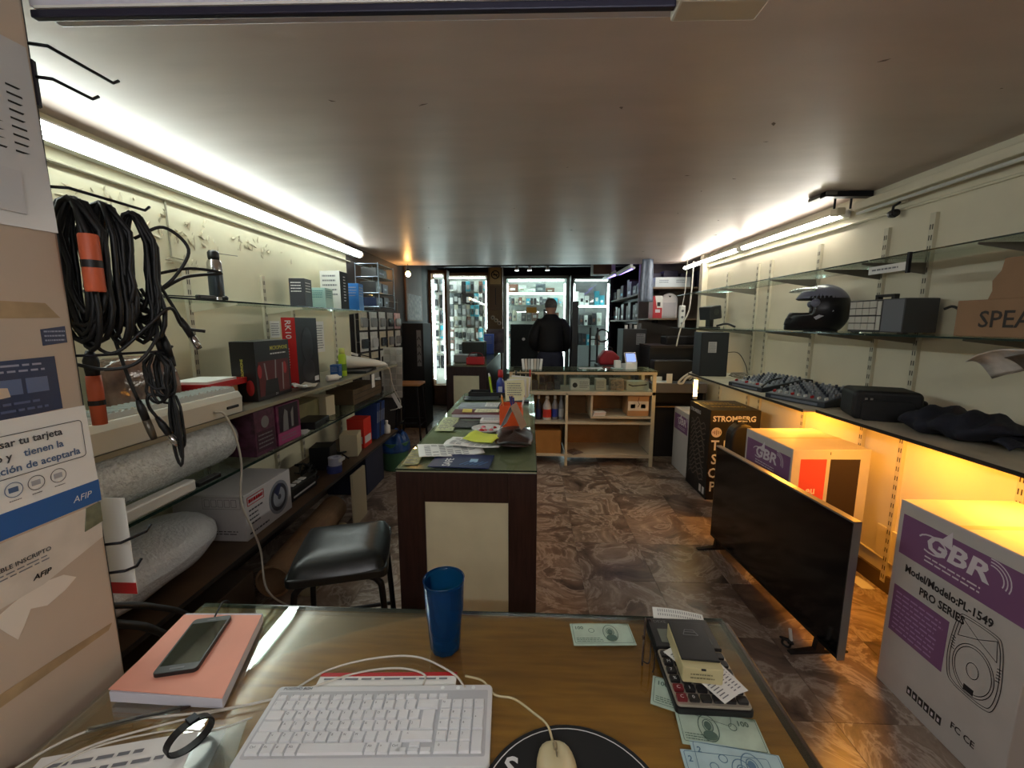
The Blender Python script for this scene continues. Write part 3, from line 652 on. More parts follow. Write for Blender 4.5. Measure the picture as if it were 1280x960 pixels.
# spectacles
t = thing('spectacles', 'thin dark framed spectacles folded beside the calculator', 'spectacles', (.238,.782,DZ+.004), 72)
mb = MB()
for s in (-1,1):
    o = MB().tube([(s*.034+.026*math.cos(a), 0.0, .018+.017*math.sin(a)) for a in [k*2*math.pi/20 for k in range(20)]], .0017, 6, True).build('rim', M('frame_brown', (48,30,26), .35), t, smooth=True)
    MB().prism([(s*.034+.0255*math.cos(a), .018+.0165*math.sin(a)) for a in [k*2*math.pi/20 for k in range(20)]], -.0005,.0005,'y').build('lens', GLASS('lens_glass', (240,244,244), .15), t)
    MB().tube(bez([(s*.061,0,.022),(s*.060,-.012,.021),(s*.01,-.018-.004*s,.010),(-s*.045,-.018-.004*s,.006),(-s*.058,-.02,.001)], 5), .0014, 6).build('temple', M('frame_brown'), t, smooth=True)
MB().tube(bez([(-.009,0,.022),(0,.003,.026),(.009,0,.022)], 4), .0013, 6).build('bridge', M('frame_brown'), t, smooth=True)
# left corner of the desk
t = thing('document', 'white printed document at the near left corner of the desk', 'paper', (-.615,.50,DZ+.0004), 14)
MB().span((-.13,-.09,0),(.13,.055,.0007)).build('sheet', paper, t); pr_fake(t, frame((0,0,.0006),(1,0,0),(0,1,0)), -.11,-.06,.11,.045, 6, M('pale_ink'), seed=21, fill=.5)
t = thing('plastic_sleeve', 'clear plastic sleeve beside the keyboard', 'sleeve', (-.495,.545,DZ+.0014), 20)
MB().span((-.035,-.045,0),(.035,.04,.0012)).build('sleeve_film', GLASS('clear_film', (236,240,240), .3, .1), t)
t = thing('watch_strap', 'black watch strap loop standing beside the documents', 'watch strap', (-.535,.548,DZ+.0022), 62)
mb = MB(); n = 26
for j in range(n):
    a = 2*math.pi*j/n
    for (rr, yy) in ((1,-.007),(1.09,-.007),(1.09,.007),(1,.007)): mb.v.append((.030*rr*math.cos(a), yy, .0215+.020*rr*math.sin(a)))
for j in range(n):
    for k in range(4): mb.f.append((j*4+k, j*4+(k+1) % 4, ((j+1) % n)*4+(k+1) % 4, ((j+1) % n)*4+k))
mb.build('band', blackrub, t, smooth=False); MB().box((.006,0,.0445),(.014,.017,.005)).build('buckle', darkm, t, bevel=.001)
t = thing('ballpoint_pen', 'clear ballpoint pen lying in front of the notebook', 'pen', (-.66,.588,DZ+.005), 20)
MB().tube([(-.07,0,0),(.06,0,0)], .0042, 8).build('barrel', GLASS('pen_clear', (225,230,230), .3, .08), t); MB().tube([(.06,0,0),(.074,0,0)], [.0035,.001], 8).build('tip', M('frame_brown'), t); MB().tube([(-.068,0,0),(.06,0,0)], .0015, 6).build('refill', ink, t)
t = thing('saucer', 'white dish with dark contents at the lower left corner', 'dish', (-.775,.44,DZ))
MB().lathe([(.02,0),(.045,.006),(.05,.014),(.048,.015),(.042,.009),(.0,.008)], 24, caps=False).build('bowl', whitep, t, smooth=True); MB().lathe([(.002,.022),(.012,.018),(.015,.009)], 12, (-.01,.01,0)).build('contents', ink, t, smooth=True)
# ------------------------------------------------------------------ centre counter (near)
wenge = M('wenge_wood', (52,32,30), .4, rgb2=(34,20,19), scale=6, stretch=(14,14,1.2)); crm = M('cream_panel', (212,208,176), .5, var=.05)
topm = M('counter_top_green', (206,212,174), .4, rgb2=(150,158,128), scale=3.2)
def counter(name, label, x0, x1, y0, y1, h, pw):
    t = thing(name, label, 'counter', ((x0+x1)/2,y0,0)); X = (x1-x0)/2; L_ = y1-y0
    MB().span((-X,0,0),(-X+pw,.03,h-.012)).build('stile', wenge, t, bevel=.002); MB().span((X-pw,0,0),(X,.03,h-.012)).build('stile', wenge, t, bevel=.002)
    MB().span((-X+pw,0,h-.012-.115),(X-pw,.03,h-.012)).build('rail', wenge, t, bevel=.002); MB().span((-X+pw,0,0),(X-pw,.03,.09)).build('rail', wenge, t, bevel=.002)
    MB().span((-X+pw,.008,.09),(X-pw,.022,h-.127)).build('front_panel', crm, t)
    MB().span((-X,.03,.02),(-X+.02,L_,h-.012)).build('side_panel', wenge, t); MB().span((X-.02,.03,.02),(X,L_,h-.012)).build('side_panel', wenge, t)
    MB().span((-X+.02,L_-.02,.02),(X-.02,L_,h-.012)).build('rear_panel', wenge, t)
    MB().span((-X+.003,.003,h-.012),(X-.003,L_,h-.006)).build('counter_top', topm, t)
    MB().span((-X,0,h-.006),(X,L_,h)).build('glass_sheet', GLASS('counter_glass', (250,254,251), .18, .03), t)
    MB().span((-X,-.0015,h-.006),(X,0,h)).build('glass_edge', glassedge, t)
    return t
counter('sales_counter', 'dark wood counter with cream front panel and cluttered glass top', -.492,.028,1.445,3.1,.90,.105)
CT = .9005
def book(label, x, y, z, w_, d, h, rz, mat, name='book', pages=True, cat='book', group=None):
    t = thing(name, label, cat, (x,y,z), rz, group)
    MB().span((-w_/2,-d/2,0),(w_/2,d/2,h*.12)).build('cover', mat, t)
    MB().span((-w_/2+.003,-d/2+.003,h*.12),(w_/2-.002,d/2-.003,h*.88)).build('pages', M('page_white'), t)
    MB().span((-w_/2,-d/2,h*.88),(w_/2,d/2,h)).build('cover', mat, t); return t
nvy = M('brochure_navy', (26,40,86), .35)
t = thing('brochure', 'navy blue brochure with white letters at the near edge of the counter', 'brochure', (-.258,1.53,CT+.001), -3)
MB().span((-.115,-.075,0),(.115,.075,.004)).build('cover', nvy, t, bevel=.0008); FB = frame((0,0,.004),(1,0,0),(0,1,0))
pr_text(t, frame((-.045,-.07,.004),(0,1,0),(-1,0,0)), 0,-.01,.042,'SAFE', wi, 'LEFT', .02)
pr_lines(t, FB, [[(-.0+k*.018,-.05),(.03+k*.018,-.01)] for k in range(5)], .004, M('brochure_cyan', (70,130,190), .4), name='stripe_print'); pr_rect(t, FB, .03,-.015,.06,.02, M('brochure_pale', (170,205,230), .4), 'print_panel'); pr_rect(t, FB, -.105,.045,-.09,.065, wi)
def sheetp(name, label, x, y, z, w_, d, rz, mat, amp, seed, cat='paper', tilt=(0,0), rows=8):
    rg = random.Random(seed); ph = [rg.uniform(0,6) for _ in range(4)]
    t = thing(name, label, cat, (x,y,z), 0, None, rot=(R(tilt[0]),R(tilt[1]),R(rz)))
    f = lambda u, v: (-w_/2+w_*u, -d/2+d*v, amp*(1.4+math.sin(u*5+ph[0])*.6+math.sin(v*6+ph[1]+u*2)*.6))
    MB().grid(f, 10, 8).build('sheet', mat, t, solid=.0006, smooth=True)
    if rows:
        mb = MB()
        for i in range(rows):
            v = .1+.8*i/rows
            for k in range(7):
                u = .1+k*.115; 
                if rg.random() < .8: mb.add([Vector(f(a, b))+Vector((0,0,.0012)) for a, b in ((u,v),(u+.09,v),(u+.09,v+.035),(u,v+.035))],[(0,1,2,3)])
        mb.build('small_print', M('pale_ink'), t)
    return t
sheetp('newspaper', 'crumpled printed paper behind the navy brochure', -.33,1.66,CT+.002,.26,.17,18, paper, .006, 3)
sheetp('newspaper', 'second crumpled white sheet under the yellow-marked paper', -.235,1.72,CT+.013,.24,.13,-8, paper, .006, 8)
sheetp('receipt_slip', 'slip of paper with a bright yellow-green stripe on the counter', -.20,1.755,CT+.03,.16,.10,-30, M('yellow_paper', (214,222,80), .7), .006, 12, rows=0, tilt=(8,0))
t = thing('plate', 'oval decorated plate with red pattern on the counter', 'plate', (-.21,2.0,CT+.001))
MB().lathe([(.03,0),(.062,.004),(.078,.014),(.075,.015),(.06,.007),(.0,.005)], 28, caps=False).build('plate_body', whitep, t, smooth=True)
rg = random.Random(4)
for k in range(9): MB().lathe([(.002,.012),(.01,.009),(.012,.004)], 8, (rg.uniform(-.04,.04), rg.uniform(-.04,.04), .003)).build('sweet', (redp, M('sweet_pink', (220,120,130), .4), whitep)[k % 3], t, smooth=True)
t = thing('ticket_book', 'small white ticket pad beside the orange pen box', 'pad', (-.19,2.19,CT), 0)
MB().span((-.075,-.04,0),(.065,.04,.012)).build('pages', paper, t, bevel=.001); pr_fake(t, frame((0,0,.012),(1,0,0),(0,1,0)), -.06,-.03,.05,.03, 4, M('pale_ink'), seed=2)
sheetp('leaflet', 'pale green leaflet along the left edge of the counter', -.43,2.12,CT+.001,.09,.30,3, M('leaflet_green', (196,206,160), .6), .001, 15, rows=9)
sheetp('leaflet', 'printed colour leaflet at the near left corner of the counter', -.455,1.58,CT+.001,.06,.20,4, M('leaflet_colour', (176,170,120), .6, var=.5, scale=30), .001, 16, rows=5)
sheetp('receipt_slip', 'dark printed sheet in the middle of the counter', -.33,2.12,CT+.001,.12,.16,-6, M('sheet_charcoal', (60,62,60), .5, var=.3, scale=20), .001, 17, rows=4)
b1 = book('maroon ledger book under papers on the counter', -.30,2.33,CT,.28,.13,.024,0, M('maroon_cover', (96,30,38), .5), 'ledger')
sheetp('slip', 'yellow paper slip on the maroon ledger', -.36,2.34,CT+.025,.055,.09,5, M('yellow_slip', (226,206,96), .7), .001, 4, rows=3)
sheetp('slip', 'cream paper slip beside the yellow one on the ledger', -.245,2.35,CT+.025,.14,.09,-2, M('cream_slip', (232,228,190), .7), .001, 5, rows=5)
book('grey magazine lying in the middle of the counter', -.31,2.58,CT,.27,.17,.012,2, M('magazine_grey', (150,158,166), .4, var=.3, scale=20), 'magazine', cat='magazine')
sheetp('slip', 'white sheet on the grey magazine', -.23,2.58,CT+.013,.10,.13,0, paper, .001, 7, rows=6)
sheetp('flyer', 'dark green leaflet near the far end of the counter', -.34,2.86,CT+.001,.25,.15,6, M('flyer_dark', (52,66,70), .4, var=.5, scale=25), .004, 9, rows=4)
t = thing('document_tray', 'black low tray with papers at the far end of the counter', 'tray', (-.30,2.985,CT))
MB().span((-.14,-.07,0),(.14,.07,.008)).build('base', blackp, t); 
for a, b in (((-.14,-.07),(.14,-.064)),((-.14,.064),(.14,.07)),((-.14,-.064),(-.134,.064)),((.134,-.064),(.14,.064))): MB().span((*a,.008),(*b,.035)).build('wall', blackp, t)
# orange pen box
t = thing('pen_box', 'bright orange box of pens on the counter', 'pen holder', (-.094,2.10,CT), -4)
org = M('orange_card', (232,88,28), .5)
for a, b in (((-.055,-.055),(.055,-.051)),((-.055,.051),(.055,.055)),((-.055,-.051),(-.051,.051)),((.051,-.051),(.055,.051))): MB().span((*a,0),(*b,.115)).build('side', org, t)
MB().span((-.055,-.055,-.0),(.055,.055,.003)).build('bottom', org, t)
for k, (x, y, dx, m) in enumerate(((-.03,.0,-.02,M('pen_orange', (236,150,70), .4)),(.02,.01,-.03,M('pen_blue', (40,60,140), .4)),(.0,.02,.0,M('pen_purple', (70,60,120), .4)),(.035,-.01,.03,whitep),(.02,-.02,-.01,M('pen_blue')))):
    p = thing('pen', ('orange pencil in the orange box','blue pen leaning left in the orange box','purple pen upright in the orange box','white pen at the right of the orange box','blue pen at the front of the orange box')[k], 'pen', (-.094+x,2.10+y,CT+.0035))
    MB().tube([(0,0,.002),(dx,.0,.15)], .0045, 8).build('barrel', m, p); MB().tube([(dx,0,.15),(dx*1.1,0,.162)], [.0045,.001], 8).build('tip', M('tip_tan', (210,180,140), .5), p)
# tent card
t = thing('tent_card', 'white folded tent card on the dark bag', 'card', (-.075,1.87,.955), -14)
for s, nm in ((-1,'panel'),(1,'panel')):
    MB().add([(s*.05,-.05,0),(s*.05,.05,0),(0,.05,.105),(0,-.05,.105)],[(0,1,2,3)]).build(nm, M('tent_white', (206,214,226), .6) if s < 0 else M('tent_brown', (140,112,84), .6), t, solid=.001)
pr_fake(t, frame((-.051,.05,0),(0,-1,0),(.05,0,.105)), .01,.02,.09,.10, 6, M('pale_ink'), seed=3)
t = thing('handbag', 'dark brown leather bag slumped on the counter', 'bag', (-.07,1.80,CT), 2)
mb = MB()
def bag(u, v):
    a = u*2*math.pi; r_ = math.sin(math.pi*min(.999,max(.001,v)))**.5; sq = lambda q: math.copysign(abs(q)**.6, q)
    return (.085*r_*sq(math.cos(a)), .15*r_*sq(math.sin(a)), .004+.048*v+.006*math.sin(a*3+v*5)*v)
mb.grid(bag, 28, 10).build('bag_body', M('brown_leather', (58,38,32), .4, var=.3, scale=20, bump=.3, bscale=30), t, smooth=True)
MB().tube(bez([(-.06,-.13,.03),(-.02,-.155,.045),(.03,-.155,.04),(.07,-.13,.028)], 6), .006, 8).build('strap', M('dark_strap', (28,24,24), .4), t, smooth=True)
# far end stand with notes
t = thing('spray_bottle', 'blue cleaner bottle with red cap at the far end of the counter', 'bottle', (-.215,3.0,CT+.0005))
MB().lathe([(.026,0),(.03,.006),(.03,.09),(.025,.11),(.013,.125),(.013,.135)], 18).build('bottle_body', M('bottle_blue', (36,62,150), .35), t, smooth=True); MB().lathe([(.017,.135),(.019,.15),(.017,.185),(.010,.19)], 14).build('cap', redp, t, smooth=True)
MB().box((0,-.0302,.05),(.03,.001,.04)).build('bottle_label', M('label_pale', (190,200,220), .5), t)
t = thing('highlighter', 'yellow-green highlighter standing beside the blue bottle', 'marker', (-.275,3.0,CT))
MB().tube([(0,0,.0),(-.02,0,.14)], .008, 8).build('barrel', M('highlighter_green', (190,220,60), .4), t); MB().tube([(-.02,0,.14),(-.024,0,.165)], [.008,.004], 8).build('cap', whitep, t)
t = thing('note_holder', 'clear holder stuffed with cream price cards at the far end', 'holder', (-.08,2.74,CT), 0)
MB().span((-.075,-.03,0),(.075,.03,.014)).build('base', M('holder_dark', (40,36,34), .4), t)
for k in range(4): MB().box((-.02+.012*k,-.02+.012*k,.085+.008*k),(.13,.0012,.135), Euler((R(-12),R(-4+3*k),0)).to_matrix()).build('card', (M('cream_slip'), paper)[k % 2], t)
pr_fake(t, frame((-.08,-.0365,.02),(1,0,0),(0,.2,1)), .01,.03,.11,.12, 6, M('pale_ink'), seed=7)
t = thing('wire_rack', 'small wire rack with rods and red clip behind the note holder', 'rack', (-.05,2.98,CT))
for x in (-.06,-.02,.02,.06): MB().tube([(x,0,0),(x,0,.19)], .003, 6).build('wire', M('wire_cream', (190,180,150), .4), t)
MB().tube([(-.075,0,.165),(.085,0,.165)], .004, 6).build('rod', blackp, t); MB().tube([(.05,0,.135),(.05,0,.195)], .006, 6).build('clip', redp, t)
MB().lathe([(.022,-.006),(.025,0),(.022,.006)], 14, (-.05,0,.165), 'x').build('reel', blackp, t, smooth=True)
t = thing('tape_dispenser', 'small black tape dispenser behind the orange box', 'tape dispenser', (-.13,2.44,CT), 20)
MB().prism([(-.06,0),(.05,0),(.045,.03),(.0,.06),(-.04,.06),(-.06,.03)], -.02,.02,'y').build('dispenser_body', blackp, t, bevel=.003); MB().lathe([(.022,-.009),(.022,.009)], 18, (-.015,0,.04),'y').build('tape_roll', M('tape_clear', (190,180,150), .3), t)
# ------------------------------------------------------------------ stool
t = thing('stool', 'black padded metal stool beside the counter', 'stool', (-.702,1.44,0), 16)
t.scale = (.91,.91,1)
lea = M('black_leather', (24,28,28), .32, bump=.08, bscale=25)
def seat(u, v):
    x, y = u*2-1, v*2-1; h_ = 1-max(abs(x), abs(y))**4
    return (.185*x*(1-.06*y*y), .185*y*(1-.06*x*x), .575+.058*max(0,h_)**.55-.006*(1-x*x)*(1-y*y))
MB().grid(seat, 18, 18).build('seat_cushion', lea, t, smooth=True)
MB().prism(rrect(-.184,-.184,.184,.184,.03), .545,.577).build('seat_band', lea, t, bevel=.006)
for sx in (-1,1):
    for sy in (-1,1):
        MB().tube(bez([(sx*.10,sy*.145,.545),(sx*.145,sy*.15,.52),(sx*.162,sy*.158,.45),(sx*.185,sy*.18,0.012)], 6), .0125, 10).build('leg', M('stool_black_metal', (22,22,24), .3, .4), t, smooth=True)
        MB().lathe([(.016,0),(.017,.02)], 12, (sx*.185,sy*.18,0)).build('rubber_foot', blackrub, t)
MB().tube([(-.158,-.158,.43),(-.163,-.160,.395)], .0155, 10).build('tape_wrap', M('duct_tape', (176,178,176), .4, .3), t)
for s in (-1,1):
    MB().tube([(s*.176,-.172,.2),(s*.176,.172,.2)], .008, 8).build('rung', darkm, t); MB().tube([(-.176,s*.172,.22),(.176,s*.172,.22)], .008, 8).build('rung', darkm, t)
# ------------------------------------------------------------------ display case
wf = M('case_frame_cream', (206,192,160), .5, var=.1, scale=10); wi2 = M('case_white_board', (196,184,160), .55, var=.12, scale=4); tanb = M('case_back_tan', (150,112,66), .6, var=.15)
CX0, CX1, CY0, CY1 = -.20, 1.225, 4.05, 4.50
t = thing('display_case', 'cream framed glass display case with open shelves facing the camera', 'display case', (CX0,CY0,0)); W = CX1-CX0; D = CY1-CY0
for (x0, x1) in ((0,.03),(.552,.577),(W-.034,W)): MB().span((x0,0,0),(x1,.03,.94 if x0 != .552 else .75)).build('post', wf, t, bevel=.002)
for x in (0,W-.03): MB().span((x,D-.03,0),(x+.03,D,.94)).build('post', wf, t, bevel=.002)
MB().span((-.005,-.005,.928),(W+.005,.03,.955)).build('top_rail', wf, t, bevel=.003); MB().span((-.005,D-.03,.928),(W+.005,D+.005,.955)).build('top_rail', wf, t)
MB().span((-.005,.03,.928),(.025,D-.03,.955)).build('top_rail', wf, t); MB().span((W-.025,.03,.928),(W+.005,D-.03,.955)).build('top_rail', wf, t)
MB().span((-.01,-.01,.955),(W+.01,D+.01,.965)).build('glass_top', GLASS('case_glass', (242,250,246), .25, .02), t); MB().span((-.01,-.0115,.955),(W+.01,-.01,.965)).build('glass_edge', glassedge, t)
MB().span((.03,.008,.76),(W-.034,.013,.928)).build('front_glass', GLASS('case_front_glass', (250,254,252), .1, .02), t)
MB().span((0.,.0,.725),(W,D,.76)).build('shelf', wi2, t, bevel=.002)
MB().span((.0,.0,.432),(.552,D,.452)).build('shelf', wi2, t); MB().span((.577,.0,.432),(W-.034,D,.452)).build('shelf', wi2, t)
MB().span((.0,.0,.10),(.552,D,.12)).build('shelf', wi2, t); MB().span((.577,.0,.09),(W-.034,D,.12)).build('shelf', wi2, t)
MB().span((.03,D-.018,.12),(W-.03,D-.006,.725)).build('rear_panel', tanb, t); MB().span((W-.03,.03,.12),(W-.02,D-.03,.725)).build('side_panel', wi2, t)
MB().span((.558,.03,.12),(.572,D-.03,.725)).build('divider', wi2, t)
MB().span((.805,.03,.50),(.823,D-.03,.725)).build('divider', wi2, t); MB().span((.805,.01,.49),(W-.034,D-.05,.512)).build('inner_shelf', wi2, t)
for x in (.28,.565): MB().span((x,D-.06,.76),(x+.02,D-.03,.93)).build('glass_post', wf, t)
MB().span((.03,D-.025,.76),(W-.03,D-.02,.928)).build('rear_glass', GLASS('case_glass'), t)
# things in and on the case
def bottle(label, x, y, z, r, h, body, cap, lab, s=1.):
    t = thing('cleaning_bottle', label, 'bottle', (x,y,z), 0, 'bottles in the display case')
    MB().lathe([(r*.9,0),(r,.006),(r,h*.5),(r*.95,h*.6),(r*.45,h*.8),(r*.38,h*.86)], 16).build('bottle_body', body, t, smooth=True)
    MB().lathe([(r*.45,h*.85),(r*.47,h*.93),(r*.4,h)], 12).build('cap', cap, t, smooth=True)
    MB().lathe([(r*1.01,h*.12),(r*1.01,h*.45)], 16, caps=False).build('bottle_label', lab, t, smooth=True)
clr = M('bottle_clear_grey', (150,148,150), .2); 
bottle('slim dark bottle with pale cap on the case shelf', .09,4.17,.4525,.03,.25, M('bottle_dark', (50,50,66), .3), whitep, M('label_navy', (40,50,100), .4))
bottle('spray bottle with red label and white trigger on the case shelf', .175,4.15,.4525,.043,.25, M('bottle_pale', (206,196,190), .3), whitep, M('label_red', (206,60,50), .4))
bottle('bottle with blue label beside the red spray bottle', .255,4.17,.4525,.033,.25, clr, whitep, M('label_blue', (44,66,160), .4))
bottle('tall clear bottle at the right of the bottle row', .318,4.18,.4525,.028,.25, clr, M('cap_grey', (170,168,165), .4), M('label_grey', (190,186,182), .4))
carton('carton', 'flat tan carton left of the cleaning bottles', 'box', (-.02,4.2,.4525), (.09,.2,.22), 0, M('carton_mustard', (168,132,66), .7))
carton('carton', 'plain brown square carton on the bottom shelf of the case', 'box', (.18,4.22,.1205), (.27,.28,.235), 0, M('carton_brown', (164,116,56), .75, var=.1))
t = carton('carton', 'small cardboard box with white labels on the inner case shelf', 'box', (1.07,4.2,.5125), (.21,.24,.20), 0, M('carton_tan', (176,134,92), .75))
F = boxframe('F', (.21,.24,.20)); pr_rect(t, F, .005,.055,.205,.15, M('label_offwhite', (216,206,190), .6)); pr_rect(t, F, .03,.08,.075,.12, M('pale_ink')); pr_rect(t, F, .13,.08,.175,.12, M('pale_ink')); pr_lines(t, F, [[(.11,.19),(.10,.15),(.115,.12),(.10,.09)]], .006, M('print_maroon', (80,24,24), .5), name='strap_print')
t = thing('paper_bundle', 'small bundle of white papers on the inner case shelf', 'papers', (.68,4.12,.5125), 8)
for k in range(5): MB().span((-.06+.004*k,-.05,.008*k),(.06+.003*k,.05,.008*k+.006)).build('sheet_stack', (paper, M('pinkish_paper', (226,200,190), .7))[k % 2], t)
sheetp('flyer', 'folded printed leaflet leaning on the bottom case shelf', .45,4.12,.124,.13,.16,30, M('leaflet_dark', (120,100,88), .5, var=.5, scale=30), .004, 5, rows=5)
for k, (label, x, wd, hh, m) in enumerate((('white boxed device with a black knob in the glass case',.50,.19,.11,whitep),('small white box with printed front in the glass case',.71,.10,.11,M('box_ivory', (216,208,190), .5)),('patterned card pack in the glass case',.87,.13,.11,M('pack_pattern', (170,150,130), .5, var=.6, scale=40)),('clear pack with black cable in the glass case',1.07,.22,.09,M('pack_pale', (180,190,182), .4)))):
    t = carton('product_box', label, 'box', (x,4.2,.7605), (wd,.12,hh), 0, m, 'products in the glass case')
    F = boxframe('F', (wd,.12,hh))
    if k == 0: pr_poly(t, F, circ(.045,.05,.025), blackp, 'knob_print'); pr_fake(t, F, .09,.02,.18,.09, 4, M('pale_ink'), seed=k)
    elif k == 3: pr_lines(t, F, [[(.02,.06),(.06,.045),(.12,.05),(.2,.06)]], .012, blackp, name='cable_print')
    else: pr_fake(t, F, .01,.02,wd-.01,.09, 4, M('pale_ink'), seed=k)
for k in range(6):
    carton('product_box', f'small dark electronic module in the glass case, {ordn[k]} from the left', 'module', (-.10+k*.075,4.18+.04*(k % 2),.7605), (.065,.10,.05+.02*(k % 3)), 0, M('module_dark', (60,66,74), .4, var=.4, scale=50), 'modules in the glass case')
t = thing('payment_terminal', 'white payment terminal with lit screen on the display case', 'card terminal', (1.0,4.26,.9655), 12)
MB().prism([(-.07,0),(.07,0),(.065,.05),(-.07,.06)], -.06,.06,'x').build('terminal_base', whitep, t, bevel=.004)
mm = frame((-.06,-.06,.055),(1,0,0),(0,.45,.9))
place(MB().span((0,0,0),(.12,.12,.012)).build('head', whitep, bevel=.003), t, mm); place(MB().span((.004,.006,.012),(.116,.114,.013)).build('bezel', M('bezel_navy', (24,30,60), .2)), t, mm)
place(MB().span((.012,.02,.013),(.108,.106,.0135)).build('screen', emit_mat('terminal_screen', (120,140,220), .9)), t, mm)
t = thing('card_reader', 'small white cube reader beside the payment terminal', 'reader', (.885,4.25,.9655), 0)
MB().span((-.06,-.05,0),(.05,.05,.012)).build('reader_base', M('reader_glassy', (170,190,184), .2), t, bevel=.003); MB().span((-.03,-.03,.012),(.03,.03,.085)).build('reader_body', whitep, t, bevel=.004); MB().tube([(.01,0,.085),(.012,0,.1)], .003, 6).build('aerial', grey, t)
sheetp('price_sheet', 'white sheet lying flat on the display case glass', .62,4.28,.966,.24,.14,0, M('sheet_dull', (190,192,188), .6), .0006, 3)
t = thing('brochure_stack', 'row of upright white leaflets on the case beside the wire rack', 'leaflets', (.03,4.2,.9655))
for k in range(7): MB().box((-.1+.03*k,0,.05),(.024,.05,.1), Euler((0,R(-6+2*k),0)).to_matrix()).build('leaflet', (paper, M('label_offwhite'), M('sheet_dull'))[k % 3], t)
# ------------------------------------------------------------------ hook rack with cables at the pillar edge
t = thing('hook_rack', 'thin black metal rack with hooks fixed at the pillar edge', 'rack', (-.835,.722,.80))
MB().tube([(0,0,0),(0,0,1.15)], .006, 8).build('upright', darkm, t); MB().tube([(.0,.0,1.06),(-.0,.0,.99)], .011, 8).build('clamp', M('frame_navy_metal'), t)
for (z, l) in ((1.085,.115),(1.035,.07),(.862,.15),(.57,.165),(.20,.06),(.14,.03)):
    MB().tube([(.0,0,z),(.03,.01,z),(.035,l,z-.002),(.035,l+.012,z+.008)], .0028, 6).build('hook', darkm, t, smooth=True)
def coil(name, label, cx, y, cz, rx, rz_, turns, r, mat, seed, spread=.02, group='cables on the hook rack'):
    rg = random.Random(seed); pts = []; top = cz+rz_
    for k in range(turns):
        wx = rx*rg.uniform(.5,1.15); hz = rz_*rg.uniform(.72,1.1); yaw = R(rg.uniform(-38,38)); sx = rg.uniform(-.012,.012); dy = rg.uniform(-spread,spread); pin = rg.uniform(.25,.7)
        for i in range(18):
            th = 2*math.pi*i/18+math.pi/2; s_ = math.sin(th); zz = top-hz+hz*s_
            wm_ = wx*(1-pin*math.exp(-((s_+.1)/.35)**2)*.6); x = wm_*math.cos(th)*(1 if s_ < .7 else .8)
            pts.append((cx+sx*(1-s_)*.5+x*math.cos(yaw), y+dy+x*math.sin(yaw)*.8, zz-rg.uniform(0,.004)))
    return tag(MB().tube(pts, r, 6).build(name, mat, smooth=True), label, 'cable', group)
coil('coiled_cable', 'thick black cable coil nearest the pillar on the rack', -.835,.765,1.53,.058,.125,11,.005, blackrub, 1, .012)
coil('coiled_cable', 'second black cable coil hanging in the middle of the hook', -.815,.805,1.53,.05,.125,10,.0046, blackrub, 2, .012)
coil('coiled_cable', 'third black cable coil at the hook tip', -.805,.845,1.53,.042,.12,10,.0044, blackrub, 3, .010)
t = coil('coiled_cable', 'small bundled audio cable hanging on the lower hook', -.80,.865,1.315,.032,.052,8,.003, blackrub, 6, .012)
coil('coiled_cable', 'narrow tail loop of audio cable below the lower bundle', -.79,.88,1.20,.016,.075,6,.0028, blackrub, 9, .010)
t = thing('cable_tag', 'orange sleeve wrapped around the thick black cable', 'tag', (-.785,.735,1.485), 0)
MB().lathe([(.0135,0),(.0145,.003),(.0145,.097),(.0135,.1)], 14, caps=False).build('sleeve', M('orange_sleeve', (206,98,62), .5), t, smooth=True)
MB().lathe([(.0152,.042),(.0152,.055)], 14, caps=False).build('band', blackrub, t, smooth=True)
t = thing('cable_tag', 'orange wrapped plug end behind the rack upright', 'tag', (-.875,.79,1.225), 0)
MB().lathe([(.012,0),(.013,.07),(.012,.1)], 12).build('sleeve', M('orange_sleeve'), t, smooth=True); MB().lathe([(.0137,.04),(.0137,.05)], 12, caps=False).build('band', blackrub, t); MB().lathe([(.011,.1),(.013,.13),(.006,.15)], 12).build('plug', blackrub, t, smooth=True)
cable('loose_cable', 'loose black cable looping out to the right of the coils', [(-.81,.85,1.60),(-.78,.89,1.63),(-.755,.92,1.59),(-.775,.90,1.53),(-.80,.87,1.49),(-.77,.92,1.53),(-.73,.98,1.545),(-.765,.93,1.55),(-.80,.87,1.53)], .0035, blackrub)
cable('loose_cable', 'black cable sagging below the thick coil', [(-.85,.75,1.42),(-.82,.78,1.37),(-.78,.82,1.42),(-.76,.86,1.46),(-.77,.90,1.42),(-.745,.93,1.41)], .0036, blackrub)
cable('loose_cable', 'black cable drooping under the middle coil', [(-.88,.74,1.36),(-.83,.77,1.34),(-.79,.80,1.35),(-.77,.83,1.40),(-.79,.85,1.44),(-.82,.86,1.47)], .0036, blackrub)
def plug(label, pts, tip, m2):
    t = thing('audio_plug', label, 'cable', pts[0], 0, 'plug ends on the hook rack'); o = Vector(pts[0])
    L_ = [Vector(p)-o for p in pts]; MB().tube(bez(L_, 6), .0034, 6).build('lead', blackrub, t, smooth=True)
    e = L_[-1]; d = (L_[-1]-L_[-2]).normalized()
    MB().tube([e, e+d*.02, e+d*.045], [.0045,.0075,.007], 10).build('strain_relief', blackrub, t, smooth=True)
    MB().tube([e+d*.045, e+d*(.045+tip*.6), e+d*(.045+tip)], [.0075,.0072,.006], 10).build('connector', m2, t, smooth=True)
gm = M('gunmetal', (96,90,80), .35, .7)
plug('jack plug hanging at the right of the coils', [(-.80,.86,1.55),(-.79,.88,1.50),(-.775,.90,1.44)], .03, chrome)
plug('pair plug with black grip in the middle of the coils', [(-.81,.85,1.50),(-.80,.87,1.45),(-.795,.875,1.40)], .022, blackrub)
plug('second black plug beside the middle one', [(-.82,.85,1.50),(-.812,.865,1.45),(-.808,.87,1.41)], .02, blackrub)
